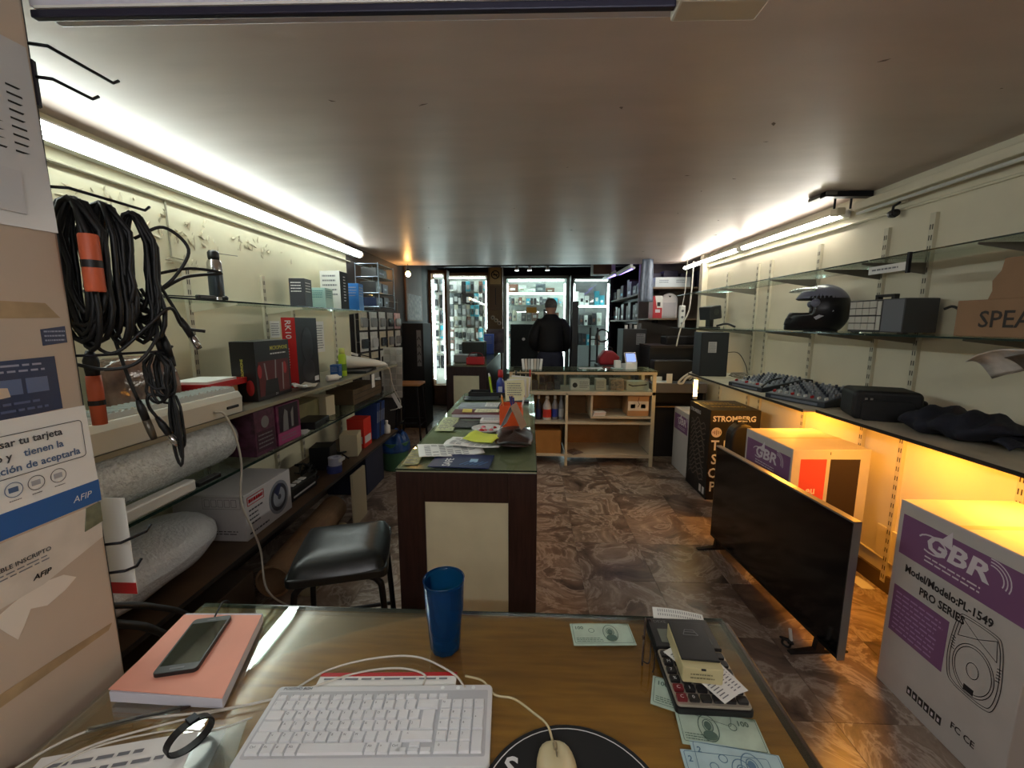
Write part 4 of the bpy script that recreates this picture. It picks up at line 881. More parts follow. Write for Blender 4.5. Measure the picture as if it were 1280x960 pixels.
plug('large grey microphone connector at the end of a straight lead', [(-.83,.80,1.40),(-.825,.81,1.33),(-.818,.82,1.27)], .045, gm)
plug('slim jack with metal tip left of the tail loop', [(-.80,.87,1.27),(-.822,.85,1.275),(-.825,.85,1.25),(-.815,.855,1.225)], .03, chrome)
t = thing('hanging_card', 'white strip of card hanging behind the pillar edge', 'card', (-.86,.76,.87), 0)
MB().span((-.03,0,0),(.045,.001,.21)).build('strip', paper, t); MB().span((-.03,-.0005,.0),(.045,0.0,.025)).build('red_end', redp, t)
cable('black_cable', 'thick black cable bundle dropping beside the pillar to the floor', [(-.88,.76,.80),(-.86,.82,.74),(-.87,.90,.62),(-.92,.98,.42),(-1.0,1.05,.2),(-1.02,1.12,.02)], .009, blackrub)
cable('black_cable', 'second black cable beside the pillar', [(-.90,.76,.84),(-.87,.84,.78),(-.88,.95,.66),(-.96,1.04,.44),(-1.05,1.10,.2),(-1.08,1.2,.02)], .007, blackrub)
# ------------------------------------------------------------------ left shelves: things on the glass shelf
GZ = 1.5345
t = thing('spray_can', 'silver and black aerosol can on the left glass shelf', 'spray can', (-1.56,2.05,GZ))
MB().lathe([(.03,0),(.032,.004),(.032,.16),(.03,.165)], 20).build('can_body', M('can_dark', (52,60,66), .3, .4), t, smooth=True); MB().lathe([(.0322,.14),(.0322,.185),(.026,.20)], 20, caps=False).build('shoulder', chrome, t, smooth=True)
MB().lathe([(.0323,.0),(.0323,.02)], 20, caps=False).build('lower_band', chrome, t, smooth=True); MB().lathe([(.023,.20),(.025,.215),(.025,.235),(.018,.245)], 16).build('cap', blackp, t, smooth=True); MB().tube([(.02,.01,.232),(.06,.09,.232)], .0015, 6).build('straw', blackp, t)
t = thing('remote_control', 'small black gadget lying on the edge of the left glass shelf', 'gadget', (-1.47,1.86,GZ), 80); MB().prism(rrect(-.045,-.013,.045,.013,.01), 0, .018).build('gadget_body', blackp, t, bevel=.004); MB().lathe([(.012,0),(.014,.012),(.008,.02)], 12, (.09,-.01,0)).build('knob', blackp, t, smooth=True); MB().tube([(-.045,0,.008),(-.3,.01,.006),(-.6,.0,.006)], .003, 6).build('lead', blackrub, t)
def pbox(name, label, x, y, z, d, rz, m, cat='box', bars=None, seed=0, face='R', accent=None, group=None):
    t = carton(name, label, cat, (x,y,z), d, rz, m, group, .002)
    for f in ('R','F'):
        F = boxframe(f, d); wdt = d[1] if f == 'R' else d[0]
        if accent: pr_rect(t, F, wdt*.1,d[2]*.15,wdt*.9,d[2]*.4, accent)
        if bars: pr_fake(t, F, wdt*.12,d[2]*.5,wdt*.88,d[2]*.9, 4, bars, seed=seed)
    return t
pbox('product_box', 'narrow dark grey box on the left glass shelf', -1.58,2.86,GZ, (.10,.13,.19), 8, M('box_charcoal', (48,50,58), .45), bars=wi, seed=1, group='boxes on the left glass shelf')
pbox('product_box', 'mint green and white box on the left glass shelf', -1.58,3.14,GZ, (.12,.14,.15), 4, M('box_mint', (176,214,206), .5), bars=M('print_teal', (70,140,140), .5), seed=2, group='boxes on the left glass shelf')
t = carton('product_box', 'tall white and black box on the left glass shelf', 'box', (-1.59,3.39,GZ), (.16,.15,.30), 0, whitep, 'boxes on the left glass shelf', .002)
pr_rect(t, boxframe('R', (.16,.15,.30)), .002,.002,.148,.298, ink); pr_fake(t, boxframe('R', (.16,.15,.30)), .06,.06,.10,.27, 9, wi, seed=3); pr_fake(t, boxframe('F', (.16,.15,.30)), .02,.1,.14,.28, 5, M('pale_ink'), seed=4)
pbox('product_box', 'bright blue box at the far end of the left glass shelf', -1.55,3.67,GZ, (.12,.14,.23), 6, M('box_blue', (40,120,200), .45), bars=M('pale_blue_ink'), seed=5, group='boxes on the left glass shelf')
# wire cube shelf behind them
t = thing('wire_cube_shelf', 'small metal wire shelf with dark gadgets on the far left wall', 'rack', (-1.66,4.12,1.56))
wm = M('wire_pale_blue', (150,165,180), .3, .6)
for x in (0,.22):
    for y in (-.14,.3): MB().tube([(x,y,-.0),(x,y,.43)], .005, 6).build('post', wm, t)
for z in (.02,.15,.30,.42):
    for a, b in (((0,-.14),(.22,-.14)),((.22,-.14),(.22,.3)),((0,.3),(.22,.3)),((0,-.14),(0,.3))): MB().tube([(*a,z),(*b,z)], .004, 6).build('rail', wm, t)
    MB().span((0,-.14,z-.002),(.22,.3,z+.001)).build('pane', glass, t)

for y in (-.14,.3): MB().tube([(0,y,.2),(-.06,y,.2)], .006, 6).build('wall_arm', wm, t)
for k, (z, y, d, m) in enumerate(((1.5815,4.10,(.14,.18,.09),'gadget_navy'),(1.5815,4.30,(.14,.14,.10),'gadget_dark'),(1.7115,4.08,(.15,.16,.11),'gadget_dark'),(1.7115,4.28,(.14,.16,.10),'gadget_navy'),(1.8615,4.18,(.15,.3,.09),'gadget_dark'))):
    t = carton('gadget', ('navy gadget on the bottom left of the wire shelf','black gadget on the bottom right of the wire shelf','black gadget on the middle left of the wire shelf','navy gadget on the middle right of the wire shelf','wide black gadget on the top of the wire shelf')[k], 'gadget', (-1.55,y,z), d, 0, M(m, (40,52,84) if 'navy' in m else (34,34,38), .35), 'gadgets on the wire shelf'); pr_rect(t, boxframe('R', d), d[1]*.3,d[2]*.4,d[1]*.7,d[2]*.6, M('pale_blue_ink'))
# wall notes
def wnote(label, y0, z0, y1, z1, m=paper, rows=6):
    t = thing('wall_note', label, 'note', (LX+.001,(y0+y1)/2,(z0+z1)/2)); a, b = (y1-y0)/2, (z1-z0)/2
    MB().span((0,-a,-b),(.001,a,b)).build('sheet', m, t); pr_fake(t, frame((.001,-a,-b),(0,1,0),(0,0,1)), a*.2,b*.2,a*1.8,b*1.8, rows, M('pale_ink'), seed=int(y0*100))
wnote('small white note on the left wall beside the red RK10 box', 2.70,1.33,2.81,1.44)
wnote('tall printed price list on the left wall above the green can', 3.25,1.19,3.42,1.44, rows=10)
# ------------------------------------------------------------------ main left shelf
MZ = 1.0305
def crinkle():
    m = M('shiny_wrap', (150,116,100), .14, rgb2=(52,40,40), scale=9, bump=.9, bscale=16, spec=.9); return m
t = thing('wrapped_parcel', 'shiny plastic wrapped dark parcel leaning on the left wall', 'parcel', (-1.56,1.56,MZ), 0)
def parcel(u, v):
    a = u*2*math.pi; sq = lambda q: math.copysign(abs(q)**.55, q); r_ = max(.02, math.sin(math.pi*min(.999,max(.001,v)))**.35)
    return (.07*r_*math.copysign(abs(math.cos(a))**.8, math.cos(a))+.03*(1-v), .165*r_*sq(math.sin(a)), .135-.135*math.cos(math.pi*v))
MB().grid(parcel, 28, 14).build('wrap', crinkle(), t, smooth=True); MB().box((.062,.09,.215),(.004,.06,.04), Euler((0,R(-20),0)).to_matrix()).build('label', paper, t); MB().box((.079,.03,.07),(.004,.07,.05)).build('pink_print', M('print_pink', (206,110,130), .3), t, bevel=.002)
d = (.19,.22,.10); t = carton('carton', 'small cardboard box with a white label under the red tray', 'box', (-1.55,1.88,MZ), d, 0, card); pr_rect(t, boxframe('R', d), .06,.02,.15,.065, M('label_offwhite'))
t = thing('tray_lid', 'red plastic tray with papers on the small cardboard box', 'tray', (-1.54,1.88,MZ+.1005), 3)
MB().span((-.12,-.14,0),(.12,.14,.006)).build('tray_base', redp, t)
for a, b in (((-.12,-.14),(.12,-.134)),((-.12,.134),(.12,.14)),((-.12,-.134),(-.114,.134)),((.114,-.134),(.12,.134))): MB().span((*a,.006),(*b,.028)).build('tray_wall', redp, t, bevel=.001)
MB().span((-.09,-.1,.006),(.09,.1,.034)).build('paper_stack', paper, t)
# microphone box
d = (.125,.33,.305); t = carton('microphone_box', 'black and red MICROPHONE box standing on the main left shelf', 'box', (-1.45,2.185,MZ), d, 3, M('box_black', (26,24,26), .4), None, .002)
F = boxframe('R', d); pr_rect(t, F, .02,.02,.31,.20, M('box_deep_red', (92,18,22), .4)); yel = M('print_yellow', (206,196,80), .5)
pr_text(t, F, .135,.255,.03,'MICROPHONE', yel, 'LEFT', .02, .9); pr_fake(t, F, .135,.225,.31,.245, 1, wi, seed=3); pr_poly(t, F, [(.06,.02),(.2,.02),(.19,.10),(.08,.10)], ink); pr_lines(t, F, [[(.09,.10),(.075,.19)],[(.17,.10),(.18,.2)],[(.24,.03),(.25,.18)]], .012, M('print_silver', (150,140,138), .4), name='microphone_print')
for u in (.03,.27): pr_poly(t, F, circ(u,.15,.018,.035), M('print_redbright', (170,40,44), .4)); 
pr_text(t, F, .16,.01,.018,'2.4', wi); F = boxframe('F', d); pr_text(t, frame((-.02,-.165,.06),(0,0,1),(-1,0,0)), .04,-.02,.018,'MICROPHONE', yel, 'LEFT', .02); pr_poly(t, F, circ(.09,.07,.02,.04), M('print_redbright'))
# RK10
d = (.085,.27,.43); t = carton('headphone_box', 'tall red and black box marked RK10 on the main left shelf', 'box', (-1.46,2.60,MZ), d, 0, M('box_black'), None, .002, tilt=(R(0),R(0),R(2)))
F = boxframe('F', d); pr_rect(t, F, .001,.001,.084,.429, M('box_red', (196,38,40), .4)); pr_text(t, frame((-d[0]/2,-d[1]/2,0),(0,0,-1),(1,0,0)), -.415,.024,.05,'RK10', wi, 'LEFT', .01); pr_fake(t, F, .02,.12,.04,.25, 8, wi, seed=6)
F = boxframe('R', d); pr_poly(t, F, circ(.13,.26,.07,.11), M('print_dark_grey', (52,52,58), .3)); pr_poly(t, F, circ(.13,.10,.08,.07), M('print_dark_grey')); pr_rect(t, F, .2,.02,.255,.05, wi)
sheetp('crumpled_paper', 'crumpled white paper beside the red RK10 box', -1.36,2.46,MZ+.004,.10,.16,15, M('crumple_white', (208,200,188), .7), .012, 4, rows=0)
sheetp('crumpled_paper', 'white leaflet bent upright against the RK10 box', -1.385,2.405,MZ+.004,.08,.07,60, paper, .016, 14, rows=3)
pbox('product_box', 'small blue box standing on the main left shelf', -1.40,2.93,MZ, (.06,.08,.10), 10, M('box_deep_blue', (30,84,150), .45), bars=M('pale_blue_ink'), seed=8)
t = thing('adhesive_tube', 'small white bottle lying before the blue box', 'bottle', (-1.36,2.80,MZ+.022), 60); MB().lathe([(.016,-.05),(.022,-.045),(.022,.03),(.008,.045),(.007,.06)], 14, ax='x').build('bottle_body', whitep, t, smooth=True); MB().lathe([(.009,.06),(.007,.075)], 10, ax='x').build('cap', M('cap_green', (70,120,60), .4), t)
t = thing('spray_can', 'yellow-green spray can on the main left shelf', 'spray can', (-1.42,3.08,MZ)); MB().lathe([(.028,0),(.029,.004),(.029,.15),(.022,.165)], 18).build('can_body', M('can_lime', (176,206,40), .35), t, smooth=True); MB().lathe([(.022,.165),(.022,.205),(.016,.21)], 14).build('cap', M('cap_lime', (206,216,120), .4), t, smooth=True); MB().lathe([(.0293,.04),(.0293,.09)], 18, caps=False).build('can_label', M('label_green', (90,140,40), .4), t, smooth=True)
t = thing('laptop', 'closed black laptop under the white appliance', 'laptop', (-1.44,3.38,MZ), 8); MB().span((-.12,-.18,0),(.12,.18,.012)).build('base', blackp, t, bevel=.003); MB().span((-.12,-.18,.013),(.12,.18,.02)).build('lid', M('laptop_dark', (30,32,38), .35), t, bevel=.002)
t = thing('steam_iron', 'white streamlined household appliance on the black laptop', 'appliance', (-1.42,3.45,MZ+.0205), 40)
def iron(u, v):
    a = v*2*math.pi; x = -.2+.42*u; w_ = .075*(1-u**2.2)**.6*(.55+.45*min(1,u*5)); h_ = (.11*(1-u)**.55+.012)*(.6+.4*min(1,u*6)); s_ = math.sin(a)
    return (x, w_*math.cos(a), h_*.5+h_*.5*s_)
MB().grid(iron, 22, 20).build('shell', M('appliance_white', (226,224,216), .3), t, smooth=True)
MB().box((.03,0,.10),(.10,.03,.008), Euler((0,R(16),0)).to_matrix()).build('handle_pad', blackp, t, bevel=.003); MB().box((-.06,0,.118),(.06,.02,.02), Euler((0,R(20),0)).to_matrix()).build('trigger', whitep, t, bevel=.004); MB().box((.12,.025,.06),(.08,.012,.006), Euler((0,R(22),R(-12))).to_matrix()).build('vent', blackp, t)
cable('hanging_cable', 'white cord hanging from the appliance at the shelf end', [(-1.285,3.6,1.06),(-1.255,3.64,1.02),(-1.25,3.68,.90),(-1.235,3.72,.80),(-1.2,3.75,.70),(-1.23,3.75,.64),(-1.30,3.75,.62)], .004, wc)
t = thing('price_list', 'long printed price list hanging at the end of the left shelf', 'price list', (-1.345,4.03,.69), 0); MB().grid(lambda u, v: (-.095+.19*u-.02*(1-v), .006*math.sin(v*4), .5*v), 4, 12).build('sheet', M('list_grey', (196,194,188), .6), t, solid=.001)
for c_ in range(3):
    for r_ in range(8): pr_rect(t, frame((-.10+.0,-.004,0),(1,0,0),(.02,0,.5)), .008+c_*.06,.012+r_*.06,.06+c_*.06,.06+r_*.06, M('list_cell', (168,166,160), .6) if (c_+r_) % 2 else M('list_cell2', (184,182,176), .6), 'print_cell', .005)
t = thing('hanging_tag', 'white tag hanging from the cord below the left shelf end', 'tag', (-1.24,3.70,.78), 0); MB().box((.02,0,-.06),(.035,.002,.15), Euler((0,R(-28),0)).to_matrix()).build('tag_card', paper, t); MB().tube([(-.01,0,.0),(-.02,0,.07),(-.03,0,.2)], .001, 4).build('string', whitep, t)
t = thing('hanging_tag', 'small white price tag under the main left shelf edge', 'tag', (-1.294,3.35,.90), 0); MB().span((-.001,-.03,0),(.001,.03,.11)).build('tag_card', paper, t)
# long luminaire lying on the shelf
t = thing('luminaire', 'long white emergency luminaire with ribbed top on the left shelf', 'luminaire', (-1.375,1.30,MZ), 0); L_ = 1.0
MB().prism([(-.075,0),(.07,0),(.075,.07),(.06,.095),(-.06,.095),(-.075,.07)], -.5,.5,'y').build('housing', M('luminaire_white', (214,212,200), .4), t, bevel=.004)
MB().prism([(-.055,.095),(.055,.095),(.045,.115),(-.045,.115)], -.49,.49,'y').build('diffuser', M('diffuser_grey', (196,202,200), .2, spec=.8), t, bevel=.003)
rb = MB().span((-.047,-.004,.1145),(.047,.004,.1195)).mesh('rib', M('diffuser_grey'))
for k in range(44):
    o = bpy.data.objects.new('rib', rb); COL.objects.link(o); o.parent = t; o.location = (0,-.47+k*.0218,0)
MB().span((.068,.40,.028),(.078,.47,.04)).build('slot', blackp, t, bevel=.003)
cable('hanging_cable', 'long white cord hanging from the luminaire down to the floor', [(-1.297,1.62,1.065),(-1.278,1.65,1.05),(-1.262,1.68,.95),(-1.255,1.69,.82),(-1.25,1.66,.66),(-1.235,1.70,.50),(-1.24,1.74,.38),(-1.20,1.70,.22),(-1.16,1.78,.08),(-1.10,1.85,.006)], .0045, wc)
# ------------------------------------------------------------------ middle left shelf
SZ = .7815
bub = M('bubble_wrap', (240,246,246), .2, .2, bump=1., bscale=70, spec=.9, var=.15, scale=60)
t = thing('bubble_wrap_roll', 'fat roll of silvery bubble wrap on the middle left shelf', 'bubble wrap', (-1.47,1.40,SZ+.113), 0)
MB().lathe([(.085,-.48),(.106,-.46),(.109,-.3),(.109,.38),(.104,.43),(.085,.465),(.05,.48),(.02,.485)], 32, ax='y').build('roll', bub, t, smooth=True)
rg = random.Random(8); mb = MB()
for k in range(900):
    a = rg.uniform(-1.2,2.2); y = rg.uniform(-.45,.42); c = Vector((.1092*math.cos(a), y, .1092*math.sin(a))); n_ = Vector((math.cos(a),0,math.sin(a))); e = Vector((0,1,0)); f = n_.cross(e)
    mb.add([c+e*.005, c+f*.005, c-e*.005, c-f*.005, c+n_*.003],[(0,1,4),(1,2,4),(2,3,4),(3,0,4)])
stuff(mb.build('bubbles', bub, t, smooth=True))
t = thing('lamp_tube_box', 'white slim lamp fitting at the front of the middle left shelf', 'lamp fitting', (-1.325,1.18,SZ), 0)
MB().span((-.022,-.32,0),(.022,.32,.045)).build('fitting_body', whitep, t, bevel=.008); MB().span((-.015,.34,.0),(.015,.46,.018)).build('plug', blackp, t, bevel=.003); MB().span((-.02,-.32,-.0),(.023,.0,.008)).build('red_strip', redp, t)
for k, (label, y, wd, m, hh) in enumerate((('purple patterned game box next to the bubble wrap',1.97,.16,(92,50,72),.222),('pink and black game box with a figure print on the middle left shelf',2.175,.22,(120,48,84),.215))):
    d = (.2,wd,hh); t = carton('game_box', label, 'box', (-1.42,y,SZ), d, 0, M(f'game_box_{k}', m, .45, var=.5, scale=30), 'game boxes', .002); F = boxframe('R', d)
    if k == 1: pr_rect(t, F, .02,.07,.20,.21, M('print_night', (34,26,38), .4)); pr_poly(t, F, [(.05,.07),(.10,.07),(.10,.17),(.075,.19),(.06,.15)], M('print_lilac', (190,160,180), .4)); pr_poly(t, F, [(.13,.08),(.15,.08),(.155,.19),(.13,.16)], M('print_lilac')); pr_rect(t, F, .004,.004,.216,.065, M('print_magenta', (170,70,120), .4)); pr_fake(t, F, .03,.02,.19,.05, 2, M('print_lilac'), seed=3)
    else: pr_rect(t, F, .01,.02,.15,.12, M('print_plum', (60,30,48), .4)); pr_poly(t, F, circ(.08,.16,.03), M('print_lilac')); pr_fake(t, F, .02,.03,.14,.11, 4, M('print_lilac'), seed=9)
carton('carton', 'olive and beige carton at the back of the middle left shelf', 'box', (-1.56,2.62,SZ), (.2,.30,.13), 0, M('carton_olive', (132,124,84), .7, var=.2), bev=.002)
carton('carton', 'pale cream box beside the olive carton', 'box', (-1.50,2.83,SZ), (.2,.10,.14), -8, M('carton_cream', (206,192,158), .6), bev=.002)
t = thing('electronic_box', 'flat black device with cable on the middle left shelf', 'device', (-1.385,2.52,SZ), 5); MB().span((-.07,-.11,0),(.07,.11,.045)).build('device_body', blackp, t, bevel=.004); MB().tube(bez([(.07,.05,.02),(.1,.1,.01),(.09,.2,.006),(.11,.3,.006)], 5), .003, 6).build('lead', blackrub, t, smooth=True)
t = thing('paper_pile', 'loose white papers on the middle left shelf', 'papers', (-1.36,2.345,SZ), 10)
for k in range(3): MB().box((0,0,.002+.003*k),(.08,.09,.002), Euler((0,0,R(9*k))).to_matrix()).build('sheet', paper, t)
d = (.22,.62,.12); t = carton('drawer_box', 'long brown wooden box under the end of the main left shelf', 'box', (-1.50,3.48,SZ), d, 0, M('wood_brown_box', (92,74,50), .6, var=.3, scale=8)); pr_lines(t, boxframe('R', d), [[(.02,.04),(.6,.04)],[(.02,.08),(.6,.08)]], .004, ink, name='groove')
# ------------------------------------------------------------------ lowest left shelf
LZ = .4105
d = (.35,.37,.225); t = carton('fan_carton', 'white printed carton with a round car speaker picture on the lowest left shelf', 'box', (-1.495,1.955,LZ), d, 0, M('carton_white', (206,204,206), .55), None, .003)
F = boxframe('R', d); dk_ = M('print_dark', (52,56,66), .5); pr_poly(t, F, circ(.26,.11,.085,.088,n=36), M('print_steel', (130,136,146), .4)); pr_poly(t, F, circ(.26,.11,.07,.072,n=36), dk_, h=.0013); pr_poly(t, F, circ(.26,.11,.05,.052,n=30), M('print_steel2', (150,156,166), .4), h=.0017); pr_poly(t, F, [(.22,.15),(.25,.115),(.285,.17),(.26,.185)], M('print_navy', (34,46,84), .4), h=.0021); pr_poly(t, F, circ(.262,.11,.014), dk_, h=.0024)
pr_lines(t, F, [rrect(.02,.165,.14,.205,.002)], .004, redp, closed=True); pr_fake(t, F, .028,.172,.132,.198, 1, redp, seed=2, wd=.018); pr_fake(t, F, .025,.06,.15,.15, 4, dk_, seed=5, fill=.5); pr_fake(t, F, .02,.015,.17,.04, 1, dk_, seed=6)
F = boxframe('F', d); pr_fake(t, F, .12,.03,.33,.055, 2, dk_, seed=7)
for k in range(5): pr_lines(t, F, [rrect(.16+k*.032,.17,.184+k*.032,.205,.001)], .0016, dk_, closed=True, name='handling_icon')
pr_lines(t, F, [rrect(.15,.16,.33,.215,.001)], .0012, dk_, closed=True)
t = thing('bubble_wrap_bag', 'grey bubble wrap bundle on the lowest left shelf', 'bubble wrap', (-1.50,1.36,LZ+.002), 0)
def bbag(u, v):
    a = v*2*math.pi; y = -.40+.78*u; r_ = max(.01,(1-abs(2*u-1)**3))**.5; return (.19*r_*math.cos(a)*.95, y, .115+.113*r_*math.sin(a)+.004*math.sin(a*5+u*20))
MB().grid(bbag, 22, 22).build('bundle', M('bubble_grey', (206,208,212), .25, bump=.6, bscale=80, spec=.9), t, smooth=True)
t = thing('power_strip', 'black power strip with white switches on the lowest left shelf', 'power strip', (-1.38,2.33,LZ), 0)
MB().span((-.03,-.14,0),(.03,.14,.08)).build('strip_body', blackp, t, bevel=.004)
for k in range(3): MB().span((-.018,-.1+k*.055,.08),(.018,-.065+k*.055,.087)).build('switch', whitep, t, bevel=.002)
MB().span((.03,-.12,.02),(.032,.12,.03)).build('trim', whitep, t)
t = thing('tape_roll', 'stack of white and blue tape rolls on the lowest left shelf', 'tape rolls', (-1.345,2.70,LZ), 0)
MB().lathe([(.05,0),(.05,.045),(.03,.045),(.03,0)], 20, caps=False).build('roll', M('tape_blue', (60,70,130), .4), t, smooth=False); MB().lathe([(.045,.046),(.045,.10),(.025,.10),(.025,.046)], 20, (.0,.015,0), caps=False).build('roll', M('tape_pale', (190,190,206), .4), t)
for k in range(4): MB().lathe([(.012,0),(.012,.01)], 12, (.045,-.02+k*.02,.085), 'x').build('ring', whitep, t)
rg = random.Random(12)
for k, (y, x, lab) in enumerate(((2.52,-1.40,'tangled black cable near the power strip'),(2.92,-1.42,'tangled black cable beside the cream box'),(2.62,-1.53,'black cable heap at the back of the lowest left shelf'))):
    pts = [(x+rg.uniform(-.07,.07), y+rg.uniform(-.10,.10), LZ+.008+rg.uniform(0,.07)*(0 < i < 15)) for i in range(16)]; cable('tangled_cable', lab, pts, .006, blackrub, 'tangled cables', seg=5)
carton('adapter', 'black bulky power adapter on the lowest left shelf', 'adapter', (-1.47,2.80,LZ), (.14,.16,.16), 10, blackp, bev=.006)
pbox('product_box', 'cream box with lid line on the lowest left shelf', -1.40,3.10,LZ, (.13,.16,.17), 12, M('box_cream', (206,194,160), .55), bars=None)
pbox('product_box', 'red box with white cup emblem on the lowest left shelf', -1.42,3.32,LZ, (.14,.16,.24), 0, M('box_bright_red', (214,50,36), .45), bars=None, accent=whitep)
for k in range(5): 
    t = thing('binder', f'blue folder leaning on the lowest left shelf, {ordn[k]} from the front', 'folder', (-1.43,3.47+k*.04,LZ), 0, 'blue folders'); MB().box((0,.03,.165),(.2,.022,.31), Euler((R(-9),0,0)).to_matrix()).build('cover', M('folder_blue', (36,66,130), .5) if k != 2 else M('folder_dark', (34,40,60), .5), t, bevel=.002)
    MB().box((.101,.03,.2),(.002,.012,.1), Euler((R(-9),0,0)).to_matrix()).build('spine_label', M('pale_blue_ink'), t)
t = thing('white_bottle', 'small white bottle at the end of the lowest left shelf', 'bottle', (-1.33,3.72,LZ)); MB().lathe([(.03,0),(.032,.005),(.032,.07),(.012,.085),(.012,.1)], 16).build('bottle_body', whitep, t, smooth=True); MB().lathe([(.014,.1),(.014,.12)], 12).build('cap', whitep, t)
# ------------------------------------------------------------------ floor on the left
t = thing('cardboard_tube', 'large cardboard tube lying on the floor under the left shelves', 'tube', (-1.38,2.38,.0905), 0, rot=(0,0,R(6)))
MB().lathe([(.09,-.44),(.09,.44),(.078,.44),(.078,-.44),(.09,-.44)], 32, ax='y', caps=False).build('tube_wall', M('tube_kraft', (176,140,104), .75, var=.15), t, smooth=False)
t = thing('cardboard_tube', 'slim cream tube with capped end on the floor beside the large tube', 'tube', (-1.20,2.18,.048), 0, rot=(0,0,R(8)))
MB().lathe([(.044,-.22),(.046,-.2),(.046,.4),(.044,.42)], 20, ax='y').build('tube_wall', M('tube_cream', (190,172,134), .6), t, smooth=False); MB().lathe([(.048,-.225),(.048,-.19)], 20, ax='y').build('cap', M('cap_cream', (176,164,132), .5), t)
d = (.02,.22,.18); t = carton('framed_panel', 'cream panel leaning against the lowest left shelf', 'panel', (-1.235,2.82,.0), (.02,.22,.38), 0, M('panel_cream', (190,178,148), .6))
d = (.3,.9,.16)
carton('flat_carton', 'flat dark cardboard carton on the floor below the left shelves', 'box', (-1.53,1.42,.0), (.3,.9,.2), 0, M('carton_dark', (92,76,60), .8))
t = thing('waste_bin', 'green basket lined with a blue bag on the floor', 'bin', (-1.33,3.92,0), 0)
MB().lathe([(.11,0),(.115,.005),(.14,.27),(.145,.28),(.135,.28),(.107,.01)], 24, caps=False).build('basket', M('basket_green', (70,120,90), .5), t, smooth=True); MB().lathe([(.107,.008),(.001,.008)], 24, caps=False).build('basket_base', M('basket_green'), t)
def bagf(u, v):
    a = u*2*math.pi; r_ = .148+.02*math.sin(a*5)*v-.05*v*v; return (r_*math.cos(a), r_*math.sin(a), .22+.14*v+.02*math.sin(a*7+2)*v-.03*(1-v))
MB().grid(bagf, 40, 8).build('liner', M('bag_blue', (40,84,150), .3, var=.3, scale=15, bump=.5, bscale=30), t, smooth=True, solid=.001)
MB().lathe([(.10,.28),(.07,.33),(.01,.35)], 14).build('rubbish', M('rubbish_pale', (120,140,170), .5, var=.4, scale=30), t, smooth=True)
d = (.34,.4,.32); carton('carton', 'dark box on the floor behind the blue bin bag', 'box', (-1.52,3.45,0), (.34,.4,.38), 0, M('carton_navy', (38,44,66), .7))  # one even dark blue colour
# ------------------------------------------------------------------ right side: cartons and television
pur = M('print_purple', (124,84,124), .5); cw = M('carton_speaker_white', (188,183,180), .6, var=.04); dkp = M('print_near_black', (40,36,40), .6)
def gbr_logo(t, F, u0, v0, s, m):
    pr_text(t, F, u0+.17*s, v0, .20*s, 'BR', m, 'LEFT', .03, 1.25, .15); pr_text(t, F, u0, v0, .20*s, 'G', m, 'LEFT', .03, 1.15, .15)
    pr_poly(t, F, [(u0+.10*s,v0+.11*s),(u0+.19*s,v0+.23*s),(u0+.205*s,v0+.09*s)], m, 'logo_spike')
    pr_lines(t, F, [[(u0-.06*s+.23*s*(1-math.cos(R(a)))*.5, v0+.05*s+.07*s*math.sin(R(a))) for a in range(20,320,20)]], .012*s, m, name='logo_swoosh')
    pr_lines(t, F, [circ(u0+.47*s,v0+.055*s,.085*s+.022*s*k,.085*s+.022*s*k,10,-20,95) for k in range(3)], .008*s, m, name='logo_arcs')
